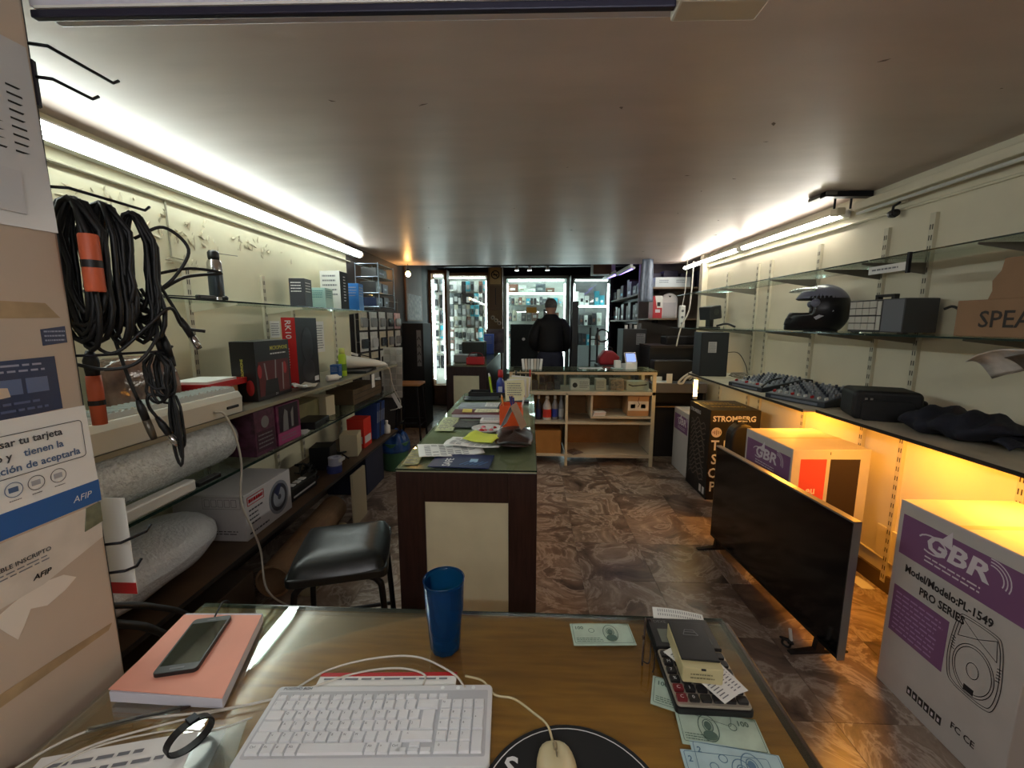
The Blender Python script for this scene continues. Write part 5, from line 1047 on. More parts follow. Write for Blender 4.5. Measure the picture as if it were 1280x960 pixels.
def speaker_carton(label, loc, d, rz, detail):
    t = carton('speaker_carton', label, 'box', loc, d, rz, cw, 'white speaker cartons', .003)
    F = boxframe('L', d); W, H_ = d[1], d[2]
    pr_rect(t, F, .02,H_-.205,W-.015,H_-.05, pur); gbr_logo(t, F, .115,H_-.135,.45, M('print_pale', (214,206,214), .5))
    pr_fake(t, F, .12,H_-.185,.33,H_-.155, 2, M('print_pale'), seed=3)
    if detail:
        pr_text(t, F, .055,H_-.262,.040,'Model/Modelo:PL-1549', dkp, 'LEFT', .03, .80); pr_text(t, F, .12,H_-.312,.040,'PRO SERIES', dkp, 'LEFT', .03, .80)
        pr_rect(t, F, .02,H_-.52,.235,H_-.30, pur) if False else pr_poly(t, F, [(.022,H_-.525),(.235,H_-.525),(.235,H_-.335),(.022,H_-.335)], pur, 'print_panel')
        pr_fake(t, F, .035,H_-.515,.22,H_-.35, 9, M('print_lavender', (168,136,180), .5), seed=5, wd=.006)
        V0, U0, SX, SY = .235, .325, .08, .255          # speaker drawing
        ou = [(U0+SX*x, V0+SY*y) for x, y in [(q.x, q.y) for q in bez([(-.55,0,0),(0,-.012,0),(.55,0,0),(.86,.07,0),(1.,.35,0),(.93,.7,0),(.78,.94,0),(.5,1.,0),(-.5,1.,0),(-.78,.94,0),(-.93,.7,0),(-1.,.35,0),(-.86,.07,0),(-.55,0,0)], 4)]][:-1]
        cv = V0+SY*.36; inn = [((x-U0)*.9+U0, (y-V0-SY*.5)*.94+V0+SY*.5) for x, y in ou]
        pr_lines(t, F, [ou, inn], .0022, dkp, closed=True, name='speaker_drawing')
        pr_lines(t, F, [circ(U0,cv,.062,.084,36), circ(U0,cv,.055,.075,36), circ(U0,cv,.018,.026,20)], .0022, dkp, closed=True, name='speaker_drawing')
        hv = V0+SY*.80; pr_lines(t, F, [[(U0-.05,hv+.035),(U0,hv),(U0+.05,hv+.035)],[(U0-.058,hv-.03),(U0,hv),(U0+.058,hv-.03)],[(U0-.05,hv+.035),(U0-.058,hv-.03)],[(U0+.05,hv+.035),(U0+.058,hv-.03)]], .002, dkp, name='speaker_drawing')
        pr_rect(t, F, U0-.018,V0+.012,U0+.012,V0+.032, dkp, 'badge_print')
        for s in (-1,1): pr_lines(t, F, [[(U0+s*.062,V0+SY*.62-.010*k),(U0+s*.074,V0+SY*.63-.010*k)] for k in range(5)], .003, dkp, name='grip_print')
        for k in range(6): 
            pr_rect(t, F, .13+k*.0225,.055,.148+k*.0225,.085, dkp, 'handling_icon'); pr_rect(t, F, .135+k*.0225,.062,.142+k*.0225,.075, M('print_pale'), 'handling_icon', .0014)
        pr_text(t, F, .29,.085,.032,'FC CE', dkp, 'LEFT', .02, .9)
    MB().span((-d[0]/2,-.012,d[2]),(d[0]/2,.012,d[2]+.0006)).build('flap_seam', M('seam_tan', (176,160,130), .6), t)
    return t
speaker_carton('large white carton with purple prints reading PRO SERIES on the floor', (1.625,1.345,0), (.41,.45,.765), 0, True)
d = (.42,.455,.755); t = speaker_carton('white speaker carton behind the television with red and black end panels', (1.62,2.46,0), d, 2, False)
F = boxframe('F', d); pr_rect(t, F, .045,.30,.185,.70, M('print_coral_red', (204,72,72), .5)); pr_rect(t, F, .205,.30,.365,.70, M('print_brown_black', (42,30,26), .5)); pr_text(t, F, .085,.505,.06,'eu', M('print_pale'), 'LEFT', .02, .9); pr_rect(t, F, .20,.725,.204,.74, dkp)
speaker_carton('small white carton with purple print beside the STROMBERG box', (1.60,3.965,0), (.30,.38,.60), 0, False)
# stromberg carton
d = (.39,.43,.745); t = carton('speaker_carton', 'black STROMBERG speaker carton standing on the floor', 'box', (1.625,3.50,0), d, 0, M('carton_black', (26,24,25), .45), None, .003)
F = boxframe('F', d); pr_text(t, F, .02,.655,.062,'STROMBERG', wi, 'LEFT', .03, .95); pr_poly(t, F, circ(.055,.565,.04), M('print_offwhite', (214,206,200), .5), 'badge'); pr_lines(t, F, [[(.055+k*.014,.565-.02+abs(k)*.006),(.055+k*.014,.565+.02-abs(k)*.006)] for k in (-2,-1,0,1,2)], .005, M('print_maroon'), name='badge_bars', h=.002)
for k, c_ in enumerate(('T','S','O','P')): pr_text(t, F, .05,.42-k*.115,.115,('TI','TS','O','P')[0] if False else ('T','S','O','P')[k], wi, 'CENTER', .02, .9)
pr_text(t, F, .11,.42,.115,'I', wi, 'LEFT', .02); pr_text(t, F, .10,.305,.115,'O', wi, 'LEFT', .02); pr_text(t, F, .10,.075,.115,'R', wi, 'LEFT', .02)
F = boxframe('L', d); gl_ = M('print_grille', (112,100,92), .5)
pr_lines(t, F, [[(.06+.30*i/16, .12+k*.033+.035*math.sin(i/16*math.pi)*(1 if k > 7 else 1)+.02*math.sin(i*.9+k)) for i in range(17)] for k in range(15)], .008, gl_, name='grille_print')
pr_text(t, F, .03,.67,.042,'STROMBERG', M('print_offwhite'), 'LEFT', .02, .9)
pr_rect(t, F, .30,.03,.34,.09, M('print_offwhite')); pr_rect(t, F, .36,.03,.40,.09, M('print_offwhite')); pr_text(t, frame((-d[0]/2,-d[1]/2+.415,.03),(0,0,1),(0,1,0)), .0,-.0,.032,'STROMBERG', M('print_offwhite'))
F = boxframe('T', d); pr_text(t, F, .06,.12,.07,'STROMBERG', M('print_gold', (206,176,90), .5), 'LEFT', .02, .7); pr_fake(t, F, .06,.22,.30,.33, 3, M('print_gold'), seed=9)
# black arched case in front of it
t = thing('speaker_bag', 'black arched speaker cover standing behind the television', 'cover', (1.505,2.95,0), 0)
MB().prism([(-.09,0),(.09,0),(.09,.62)]+[(.09*math.cos(R(a)), .62+.105*math.sin(R(a))) for a in range(15,180,15)]+[(-.09,.62)], -.05,.05,'y').build('cover_body', M('cover_black', (26,25,26), .45, var=.2), t, bevel=.02, seg=3); MB().tube(bez([(-.03,0,.72),(-.03,.0,.745),(.04,0,.745),(.04,0,.715)], 4), .006, 8).build('handle', blackp, t, smooth=True)
# television
a = math.degrees(math.atan2(.085,1.02)); t = thing('television', 'large black flat television standing on the floor', 'television', (1.235,2.09,0), a)
MB().span((-.012,-.51,.06),(.018,.51,.66)).build('panel', M('tv_black', (14,13,14), .3), t, bevel=.003)
MB().span((-.0125,-.503,.078),(-.012,.503,.653)).build('screen', M('tv_screen', (8,7,8), .12, spec=.6), t)
MB().span((.018,-.3,.1),(.05,.3,.42)).build('rear_housing', blackp, t, bevel=.008)
MB().span((-.013,-.512,.655),(.019,.512,.662)).build('silver_trim', M('tv_trim', (150,146,140), .3, .6), t); MB().span((-.013,-.512,.058),(.019,-.509,.662)).build('silver_trim', M('tv_trim'), t)
for y in (-.40,.44):
    MB().prism([(-.13,0),(.13,0),(.13,.008),(.02,.02),(.015,.065),(-.015,.065),(-.02,.02),(-.13,.008)], y-.012,y+.012,'y').build('foot', blackp, t, bevel=.002)
t = thing('tv_cable', 'black cable clump with white plug at the television foot', 'cable', (1.16,1.72,0)); rg = random.Random(2)
MB().tube(bez([(rg.uniform(-.03,.03), rg.uniform(-.03,.03), .006+.03*rg.random()) for i in range(9)], 5), .005, 6).build('lead', blackrub, t, smooth=True); MB().tube([(.01,0,.03),(.0,0,.085)], .007, 8).build('plug', whitep, t)
sheetp('plastic_sheet', 'loose white paper rolled on the floor by the wall behind the television', 1.84,2.21,.0005,.07,.12,0, paper, .002, 3, rows=0)
# ------------------------------------------------------------------ right shelf board
RZ = .9805
d = (.22,.22,.37); t = carton('loudspeaker', 'dark grey bookshelf loudspeaker at the far end of the right shelf', 'loudspeaker', (1.55,3.66,RZ), d, -6, M('speaker_charcoal', (40,42,44), .6), None, .006, 'cabinet'); F = boxframe('F', d); pr_rect(t, F, .06,.20,.125,.29, M('label_grey')); pr_fake(t, F, .065,.205,.12,.285, 6, M('pale_ink'), seed=3); pr_lines(t, F, [rrect(.008,.008,.212,.362,.008)], .003, blackp, closed=True, name='grille_edge')
cable('speaker_cable', 'thin black cable arching from the loudspeaker to the shelf', [(1.66,3.60,1.18),(1.72,3.52,1.18),(1.76,3.46,1.08),(1.76,3.42,.99)], .003, blackrub)
rg = random.Random(5)
tag(MB().tube(bez([(1.69+rg.uniform(-.07,.07), 3.42+rg.uniform(-.05,.05), RZ+.012+rg.uniform(0,.035)) for i in range(18)], 5), .005, 6).build('cable_bundle', M('cable_silver', (150,140,126), .4), smooth=True), 'tangled pale cable bundle beside the loudspeaker', 'cable')
knob = MB().lathe([(.0075,0),(.007,.016),(.006,.018)], 10).mesh('knob', M('knob_grey', (150,152,158), .4), True); knob2 = MB().lathe([(.0075,0),(.007,.016),(.006,.018)], 10).mesh('knob', M('knob_dark', (60,64,74), .4), True)
def mixer(label, x, y, rz, wd, dp):
    t = thing('audio_mixer', label, 'mixer', (x,y,RZ), rz); 
    MB().prism([(-dp/2,0),(dp/2,0),(dp/2,.075),(dp/2-.05,.08),(-dp/2,.028)], -wd/2,wd/2,'y').build('chassis', M('mixer_body', (44,48,56), .45, .2), t, bevel=.003)
    # panel is tilted: local frame
    p0 = Vector((-dp/2,0,.028)); p1 = Vector((dp/2-.05,0,.08)); sl = (p1-p0)
    fr = frame(p0+Vector((0,wd/2,0)), (0,-1,0), sl); L_ = sl.length
    place(MB().span((.012,.012,0),(wd-.012,L_-.008,.0012)).build('panel', M('mixer_panel', (104,110,122), .4)), t, fr)
    nx_, ny_ = 9, 8
    for i in range(nx_):
        for j in range(ny_):
            if j < 2: continue
            o = bpy.data.objects.new('knob', (knob2 if (i+j) % 3 == 0 else knob)); COL.objects.link(o); o.parent = t; o.matrix_local = fr @ Matrix.Translation((.025+i*(wd-.05)/(nx_-1), .03+j*(L_-.06)/(ny_-1), .001))
        o = MB().span((-.004,-.009,0),(.004,.009,.012)).build('fader', whitep if i % 3 else redp); place(o, t, fr @ Matrix.Translation((.025+i*(wd-.05)/(nx_-1), .045, .001)))
    pr_rect(t, frame((-dp/2,wd/2,0),(0,-1,0),(0,0,1)), .04,.006,wd-.04,.02, M('mixer_panel'), 'badge')
    return t
mixer('audio mixer with rows of knobs, farther of the two on the right shelf', 1.655,2.93,12,.32,.38)
mixer('audio mixer with rows of knobs, nearer of the two on the right shelf', 1.665,2.46,20,.36,.36)
tag(MB().box((1.44,2.56,1.016),(.34,.03,.006), Euler((0,R(-7),R(-8))).to_matrix()).build('guitar_strap', blackp, bevel=.002) if False else MB().tube(bez([(1.60,2.70,RZ+.10),(1.52,2.68,RZ+.085),(1.46,2.64,RZ+.06),(1.445,2.63,RZ+.05)], 5), .006, 6).build('black_lead', blackrub, smooth=True), 'short black lead draped between the two mixers', 'cable')
t = thing('speaker_case', 'black rounded portable case on the near right shelf board', 'case', (1.67,2.03,RZ), -22); t.scale = (.8,.85,.95)
MB().prism(rrect(-.16,0,.16,.145,.03), -.115,.115,'y').build('case_body', M('case_black', (20,20,22), .55, bump=.1, bscale=120), t, bevel=.018, seg=3); MB().prism(rrect(-.12,.0,.12,.10,.02), -.13,-.113,'y').build('front_pocket', M('case_black'), t, bevel=.004)
MB().tube(bez([(.158,-.05,.10),(.19,-.05,.09),(.20,0,.07),(.19,.05,.05),(.158,.05,.04)], 4), .009, 8).build('side_handle', M('case_black'), t, smooth=True); MB().box((-.1,-.116,.10),(.012,.004,.02)).build('zip_pull', M('tv_trim'), t); MB().box((-.075,-.116,.10),(.012,.004,.02)).build('zip_pull', M('tv_trim'), t)
t = thing('folded_garment', 'navy blue folded jacket on the near right shelf board', 'garment', (1.70,1.69,RZ+.002), 12); t.scale = (1,.82,1)
def cloth(u, v):
    a = v*2*math.pi; y = .20-.42*u; r_ = max(.02,1-abs(2*u-1)**4)**.5; n_ = .012*math.sin(u*17+a*2)+.008*math.sin(u*31-a*3)
    return ((.14+n_)*r_*math.cos(a), y+.02*math.sin(a*2), max(0.,.05+(.05+n_)*r_*math.sin(a)))
MB().grid(cloth, 30, 24).build('cloth', M('navy_cloth', (26,28,42), .85, bump=.2, bscale=150), t, smooth=True)
MB().grid(lambda u, v: (-.10+.17*v, -.21-.06*u, .012+.03*u*(1-u)+.02*(1-u)+.01*math.sin(v*7)), 8, 10).build('sleeve', M('navy_cloth'), t, smooth=True, solid=.008)
# ------------------------------------------------------------------ middle right shelf
QZ = 1.3785
t = thing('motorcycle_helmet', 'black motorcycle helmet with raised clear visor on the right glass shelf', 'helmet', (1.735,2.62,QZ), 0, rot=(0,0,math.atan2(.45,-.85)))
hb = M('helmet_black', (22,22,25), .35); hg = M('helmet_grey', (120,122,140), .3)
def hsurf(a, ph):        # a around (0 = forward), ph from the lower rim to the crown
    c = math.cos(ph); fw = max(0., math.cos(a)); low = max(0., -ph)
    x = .132*c*math.cos(a)*(1+.10*fw)+.075*fw**2*low*1.3; y = .108*c*math.sin(a)*(1-.10*low)
    return (x-.015, y, .130+(.138*math.sin(ph) if ph > 0 else .150*math.sin(ph)*1.05))
mb = MB(); NU, NV = 48, 22
mb.grid(lambda u, v: hsurf(u*2*math.pi, -.93+v*(math.pi/2+.93)), NU, NV)
keep = []
for f in mb.f:
    c = sum((Vector(mb.v[i]) for i in f), Vector())/4
    if c.x > .03 and .105 < c.z < .182: continue
    keep.append(f)
mb.f = keep
mb.v = [(x,y,max(.008,z)) for (x,y,z) in mb.v]
mb.build('shell', hb, t, smooth=True, solid=.014)
MB().grid(lambda u, v: (lambda p: (p[0]*1.03, p[1]*1.03, p[2]+.006))(hsurf((u-.5)*2*math.pi*.98, .42+v*1.12)), 40, 10).build('crown_panel', hg, t, smooth=True, solid=.004)
def visor(u, v):
    a = (u-.5)*2.5; ph = .50+v*.42; q = hsurf(a, ph); return (q[0]*1.08+.03*(1-abs(u-.5)*2)+.01, q[1]*1.07, q[2]+.018+.02*(1-v))
MB().grid(visor, 20, 8).build('visor', GLASS('visor_clear', (244,246,248), .6, .06), t, smooth=True, solid=.002)
MB().grid(lambda u, v: (lambda p: (p[0]*1.02+.004, p[1]*1.02, p[2]))(hsurf((u-.5)*1.1, -.62+v*.28)), 10, 4).build('chin_vent', M('vent_black', (12,12,13), .6), t, smooth=True, solid=.004)
MB().lathe([(.085,.0),(.088,.012)], 24, (-.015,0,0)).build('neck_roll', M('liner_dark', (30,30,32), .9), t)
for s in (-1,1):
    MB().lathe([(.022,-.006),(.024,0),(.018,.006)], 18, (.03,s*.108,.165),'y').build('visor_hinge', hg, t, smooth=True)
    MB().prism([(-.06,.118),(.02,.068),(.032,.082),(-.048,.133)], s*.106-.003,s*.106+.003,'y').build('side_decal', M('decal_silver', (170,170,176), .35), t)
    pr_fake(t, frame((.0,s*.1185,.075),(-.8*s,0,-.55 if s > 0 else .55),(.55 if False else 0,0,1)), -.05,.0,.05,.02, 1, hb, seed=2) if False else None
d = (.175,.35,.175); t = thing('portable_radio', 'grey portable radio case with button grid and top handle on the right glass shelf', 'radio', (1.80,2.19,QZ), 4); t.scale = (.95,.88,.92)
MB().box((0,0,d[2]/2+.004),d).build('cabinet', M('radio_charcoal', (64,64,66), .5), t, bevel=.004); F = boxframe('L', d); off = Matrix.Translation((0,0,.004))
pr_rect(t, off @ F, .225,.006,.345,.17, M('radio_steel', (104,108,116), .4), 'side_plate'); pr_rect(t, off @ F, .005,.006,.22,.17, M('radio_frame_dark', (40,38,38), .5), 'grid_plate')
gm_ = MB().span((0,0,0),(.041,.034,.004)).mesh('grid_button', M('grid_button', (196,192,182), .45))
for i in range(4):
    for j in range(4):
        o = bpy.data.objects.new('grid_button', gm_); COL.objects.link(o); place(o, t, off @ F @ Matrix.Translation((.010+i*.045,.012+j*.039+(.004 if j > 1 else 0),.0008)))
for j in range(2): pr_rect(t, off @ F, .192,.012+j*.08,.217,.085+j*.08, M('grid_button'), 'control_strip', .003)
MB().box((-.03,.0,.20),(.03,.12,.014)).build('handle', blackp, t, bevel=.003)
for y in (-.05,.05): MB().box((-.03,y,.188),(.025,.02,.024)).build('handle_post', blackp, t)
for s in (-1,1): MB().box((-.06,s*.15,.002),(.03,.03,.004)).build('foot', blackrub, t)
cable('radio_plug', 'black plug and lead behind the grey radio case', [(1.86,1.985,1.49),(1.875,1.96,1.50),(1.885,1.93,1.47),(1.885,1.93,1.40)], .006, blackrub)
d = (.20,.60,.135); t = carton('speaker_box', 'brown cardboard box printed SPEAKER with a torn flap on the right glass shelf', 'box', (1.76,1.42,QZ), d, 0, M('kraft_light', (150,116,86), .75, var=.08), None, .002)
F = boxframe('L', d); pr_text(t, F, .085,.035,.085,'SPEAKER', M('print_kraft_dark', (44,34,28), .6), 'LEFT', .01, .95)
MB().prism([(.195,.135),(.185,.165),(.19,.20),(.165,.235),(.16,.275),(-.30,.275),(-.30,.135)], -.099,-.095,'x').build('raised_flap', M('kraft_light'), t)
t = thing('plastic_bag', 'clear plastic bag with a paper drooping over the right shelf edge', 'bag', (1.53,1.30,1.325), 0)
MB().grid(lambda u, v: (-.03+.10*v, .20-.5*u, -.03+.10*u**.6+.03*math.sin(v*3)*(.3+u)+.012*math.sin(u*9+v*4)-.05*v), 14, 8).build('film', M('bag_film', (230,228,226), .2, var=.3, scale=18), t, smooth=True, solid=.001)
MB().grid(lambda u, v: (-.012+.07*v, .10-.4*u, .0+.065*u**.7+.02*math.sin(v*3)*(.3+u)-.04*v-.006), 10, 6).build('inner_paper', M('print_grey', (120,112,104), .6, var=.5, scale=30), t, smooth=True, solid=.0008)
t = thing('projector', 'small black projector head at the far end of the right glass shelf', 'projector', (1.72,4.12,QZ), 14)
MB().span((-.06,-.08,0),(.06,.08,.012)).build('stand_base', blackp, t, bevel=.003); MB().box((0,0,.05),(.04,.06,.08)).build('stand_neck', blackp, t); MB().box((0,0,.145),(.13,.16,.125), Euler((0,R(-8),0)).to_matrix()).build('head', M('projector_black', (34,36,38), .4), t, bevel=.01); MB().lathe([(.03,-.09),(.035,-.07)], 16, (-.0,0,.15), 'y').build('lens', GLASS('lens_glass'), t); MB().tube(bez([(.04,-.05,.02),(.09,-.12,.04),(.12,-.2,.012)], 5), .01, 8).build('arm', blackp, t, smooth=True)
t = thing('label_holder', 'small white ticket rail clipped under the top right glass shelf', 'label holder', (1.585,1.98,1.66), 0)
MB().span((0,-.10,-.01),(.004,.10,.025)).build('rail', whitep, t); MB().box((0.002,-.105,.02),(.012,.012,.085)).build('clip', darkm, t); pr_fake(t, frame((0,.10,-.01),(0,-1,0),(0,0,1)), .02,.008,.18,.028, 1, M('pale_ink'), seed=1)
# ------------------------------------------------------------------ rear left: stock rack, stool, dark cabinet
rk = thing('stock_rack', 'wire display rack against the dark left wall', 'rack', (LX+.02,4.62,.70))
for y in (-.66,.64): MB().tube([(.02,y,-.7),(.02,y,1.02)], .008, 8).build('post', M('rack_grey', (120,116,110), .4, .5), rk)
for k in range(5): MB().tube([(.03,-.66,.10+k*.22),(.03,.64,.10+k*.22)], .004, 6).build('wire', M('rack_grey'), rk)
def pack(name, label, loc, wd, hh, rz, m, blister, group, seed=0, dp=.02):
    t = thing(name, label, 'product pack', loc, rz, group); 
    MB().span((-wd/2,0,-hh),(wd/2,.003,0)).build('backing_card', m, t)
    MB().prism(rrect(-wd*.36,-hh*.85,wd*.36,-hh*.35,wd*.1,2), -dp,0,'y').build('blister', blister, t)
    return t
pm = [M('pack_ivory', (196,186,160), .5, var=.2, scale=30), M('pack_grey', (150,148,142), .5, var=.3, scale=30), M('pack_white', (206,206,200), .5, var=.15, scale=30), M('pack_pink', (206,160,160), .5, var=.4, scale=20)]
bm_ = [M('blister_dark', (60,60,62), .2), M('blister_grey', (150,150,150), .15), M('blister_pale', (206,206,206), .15)]
rg = random.Random(21)
rowname = ['top','second','third','bottom']; cn = ['pale','grey','white','pinkish']
for r_ in range(4):
    for c_ in range(5):
        m = rg.randrange(3) if not (r_ == 0 and c_ == 4) else 3
        pack('blister_pack', f'{cn[m]} pack on the left wire rack, {rowname[r_]} row, {ordn[c_]} from front', (LX+.075,4.08+c_*.265,1.545-r_*.21), .20 if m != 3 else .23, .19, 90, pm[m], bm_[rg.randrange(3)], 'packs on the left wire rack')
t = thing('bar_stool', 'tall stool with tan wooden seat in the dark passage', 'stool', (-1.40,4.75,0))
MB().prism(rrect(-.15,-.15,.15,.15,.03), .715,.74).build('seat', M('stool_tan', (166,116,70), .5), t, bevel=.006)
for sx in (-1,1):
    for sy in (-1,1): MB().tube([(sx*.11,sy*.11,.715),(sx*.15,sy*.15,0)], .013, 8).build('leg', darkm, t)
for s in (-1,1): MB().tube([(s*.135,-.135,.25),(s*.135,.135,.25)], .008, 6).build('rung', darkm, t); MB().tube([(-.135,s*.135,.28),(.135,s*.135,.28)], .008, 6).build('rung', darkm, t)
t = thing('black_cabinet', 'tall black cabinet with a white chevron label by the left wall', 'cabinet', (-1.56,5.72,0)); MB().span((-.14,-.22,0),(.14,.22,1.42)).build('carcass', M('cabinet_black', (24,22,24), .5), t, bevel=.004)
pr_rect(t, frame((-.14,-.22,0),(1,0,0),(0,0,1)), .19,.85,.25,1.33, M('label_grey_dim', (130,130,132), .5)); pr_lines(t, frame((-.14,-.22,0),(1,0,0),(0,0,1)), [[(.2,.90+k*.1),(.22,.94+k*.1),(.24,.90+k*.1)] for k in range(4)], .012, ink, name='chevron_print')
t = thing('wall_panel', 'brown poster panel on the dark left wall near the bulb', 'panel', (LX+.005,6.15,1.45)); MB().span((0,-.42,0),(.02,.42,1.1)).build('board', M('panel_brown', (92,68,56), .6, var=.2, scale=6), t); pr_rect(t, frame((.02,-.42,0),(0,1,0),(0,0,1)), .05,.02,.79,.38, M('poster_pattern', (110,96,92), .5, var=.6, scale=20))
# ------------------------------------------------------------------ rear counter
counter('sales_counter', 'farther dark wood counter with cream panel in the rear shop', -1.05,-.545,5.13,7.7,.90,.09)
t = thing('basket', 'red plastic basket on the rear counter', 'basket', (-.70,5.32,.9005)); 
for a, b in (((-.11,-.08),(.11,-.072)),((-.11,.072),(.11,.08)),((-.11,-.072),(-.102,.072)),((.102,-.072),(.11,.072))): MB().span((*a,0),(*b,.09)).build('side', redp, t)
MB().span((-.11,-.08,0),(.11,.08,.006)).build('base', redp, t); MB().tube(bez([(-.1,0,.09),(-.06,0,.14),(.06,0,.14),(.1,0,.09)], 6), .006, 6).build('handle', M('handle_dark_red', (110,20,24), .4), t, smooth=True)
carton('printer', 'dark green-black printer on the rear counter', 'printer', (-.86,6.4,.9005), (.34,.4,.24), 0, M('printer_dark', (30,40,38), .4), bev=.02)
pbox('product_box', 'bright blue carton standing on the rear counter', -.70,7.1,.9005, (.16,.12,.34), 0, M('box_sky_blue', (70,110,220), .4), bars=M('pale_blue_ink'), seed=3)
t = thing('photo_frame', 'framed photo standing on the rear counter', 'picture frame', (-.62,7.3,.9005), 0, rot=(R(-8),0,0)); MB().span((-.16,-.01,0),(.16,.01,.42)).build('frame_border', M('frame_grey', (110,104,104), .4), t); MB().span((-.135,-.0115,.03),(.135,-.01,.39)).build('picture', M('photo_print', (130,112,120), .4, rgb2=(50,44,54), scale=8), t)
carton('silver_case', 'grey metal case on the rear counter', 'case', (-.88,5.65,.9005), (.28,.3,.10), 0, M('case_silver', (140,144,146), .3, .5), bev=.006)
# ------------------------------------------------------------------ rear display walls
bw = M('cabinet_white', (214,216,210), .5); wf2 = M('cabinet_wood', (112,78,52), .5, var=.2); dkf = M('cabinet_dark_frame', (40,34,32), .5)
def display(name, label, x0, x1, y, z0, z1, depth, fm, back, shelves=(), lamp=True):
    t = thing(name, label, 'display cabinet', ((x0+x1)/2,y,0)); X = (x1-x0)/2
    MB().span((-X,depth-.02,0),(X,depth,z1)).build('rear_panel', back, t)
    for s in (-1,1): MB().span((s*X-.025,0,0),(s*X+.025,depth,z1)).build('side_post', fm, t)
    MB().span((-X,0,z1-.06),(X,depth,z1)).build('top_rail', fm, t); MB().span((-X,0,0),(X,depth,z0)).build('plinth', fm, t)
    for z in shelves: MB().span((-X+.025,.02,z-.006),(X-.025,depth-.02,z)).build('glass_shelf', glass, t); MB().span((-X+.025,.018,z-.006),(X-.025,.02,z)).build('shelf_edge', M('edge_pale_green', (170,196,186), .2), t)
    MB().span((-X+.025,-.004,z0),(X-.025,0,z1-.06)).build('front_glass', GLASS('case_front_glass'), t)
    if lamp: 
        for zz in ((z1-.09),)+tuple(s-.02 for s in shelves[-1:]): MB().tube([(-X+.06,.05,zz),(X-.06,.05,zz)], .014, 8).build('lamp_tube', backl, t, smooth=True)
        for s in (-1,1): MB().tube([(s*(X-.045),.06,z0+.1),(s*(X-.045),.06,z1-.15)], .012, 8).build('lamp_tube', backl, t, smooth=True)
    return t
display('display_cabinet', 'bright lit cabinet of hanging packs behind the rear counter', -1.62,-.80,8.0,.5,2.36,.40, wf2, bw, ())
display('display_cabinet', 'bright lit glass cabinet with shelves behind the person', -.50,.72,8.4,.4,2.34,.40, M('cabinet_alu', (170,178,172), .4, .3), bw, (1.12,1.46,1.78,2.02))
display('display_cabinet', 'dim cabinet of hanging gear at the right of the person', .78,1.50,8.0,.4,2.3,.35, dkf, M('cabinet_back_dim', (120,122,120), .5), (1.0,1.38,1.75))
cols = [(224,224,218),(36,36,38),(150,152,150),(200,206,196),(60,62,66),(70,160,180),(176,170,150),(120,84,70),(230,230,226),(90,96,100)]
cnm = ['white','black','grey','pale','charcoal','teal','beige','brown','bright white','slate']
pmats = [M(f'rear_pack_{k}', c, .4, var=.25, scale=40) for k, c in enumerate(cols)]
rg = random.Random(31)
for r_ in range(7):
    for c_ in range(9):
        k = rg.randrange(10) if (r_, c_) not in ((2,5),(2,6)) else 5
        pack('hanging_pack', f'{cnm[k]} pack in the lit rear cabinet, {ordn[r_]} row down, {ordn[c_]} across', (-1.535+c_*.081+rg.uniform(-.008,.008),8.20,2.22-r_*.225), rg.uniform(.062,.098), rg.uniform(.17,.26), rg.uniform(-8,8), pmats[k], bm_[rg.randrange(3)], 'packs in the lit rear cabinet')
# side cabinet on the left wall
display('display_cabinet', 'narrow lit cabinet with wooden frame against the left wall', -1.695,-1.43,7.1,.35,2.3,.22, wf2, bw, ())
for r_ in range(6):
    for c_ in range(2):
        k = rg.randrange(10); pack('hanging_pack', f'{cnm[k]} pack in the narrow left cabinet, {ordn[r_]} row down, {ordn[c_]} across', (-1.62+c_*.105,7.20,2.16-r_*.26), .09, .22, 0, pmats[k], bm_[rg.randrange(3)], 'packs in the narrow left cabinet')
# items on the glass shelves
def shelf_items(x0, x1, y, z, hmin, hmax, wmin, wmax, tagn, grp, dp=.14):
    x = x0; n = 0
    while x < x1-wmax:
        wd = rg.uniform(wmin,wmax); hh = rg.uniform(hmin,hmax); k = rg.randrange(10)
        t = carton('boxed_item', f'{cnm[k]} box, {tagn}, {ordn[n] if n < 10 else ("eleventh","twelfth","thirteenth","fourteenth","fifteenth","sixteenth","seventeenth","eighteenth","nineteenth","twentieth")[n-10]} from the left', 'box', (x+wd/2,y,z+.0005), (wd-.006,dp,hh), 0, pmats[k], grp, .002)
        pr_rect(t, boxframe('F', (wd-.006,dp,hh)), wd*.2,hh*.3,wd*.7,hh*.55, pmats[(k+3) % 10], 'label'); x += wd+rg.uniform(0,.01); n += 1
shelf_items(-.45,.66,8.60,1.12,.12,.22,.07,.14,'lowest shelf behind the person','items in the cabinet behind the person')
shelf_items(-.45,.66,8.60,1.46,.12,.24,.05,.14,'second shelf behind the person','items in the cabinet behind the person')
shelf_items(-.45,.66,8.60,1.78,.12,.18,.05,.09,'third shelf behind the person','items in the cabinet behind the person')
shelf_items(-.45,.66,8.60,2.02,.08,.18,.1,.22,'top shelf behind the person','items in the cabinet behind the person')
for j, z in enumerate((1.0,1.38,1.75)): shelf_items(.84,1.44,8.18,z,.15,.28,.05,.1,('lowest','middle','top')[j]+' shelf of the dim right cabinet','items in the dim right cabinet')
t = thing('price_card', 'yellow price card in the lit cabinet beside the person', 'card', (.02,8.36,1.62), 0); MB().span((-.10,0,0),(.10,.003,.11)).build('card_sheet', M('card_amber', (216,160,50), .5), t); MB().tube([(-.05,.002,.11),(-.05,.02,.16)], .002, 4).build('string', whitep, t)
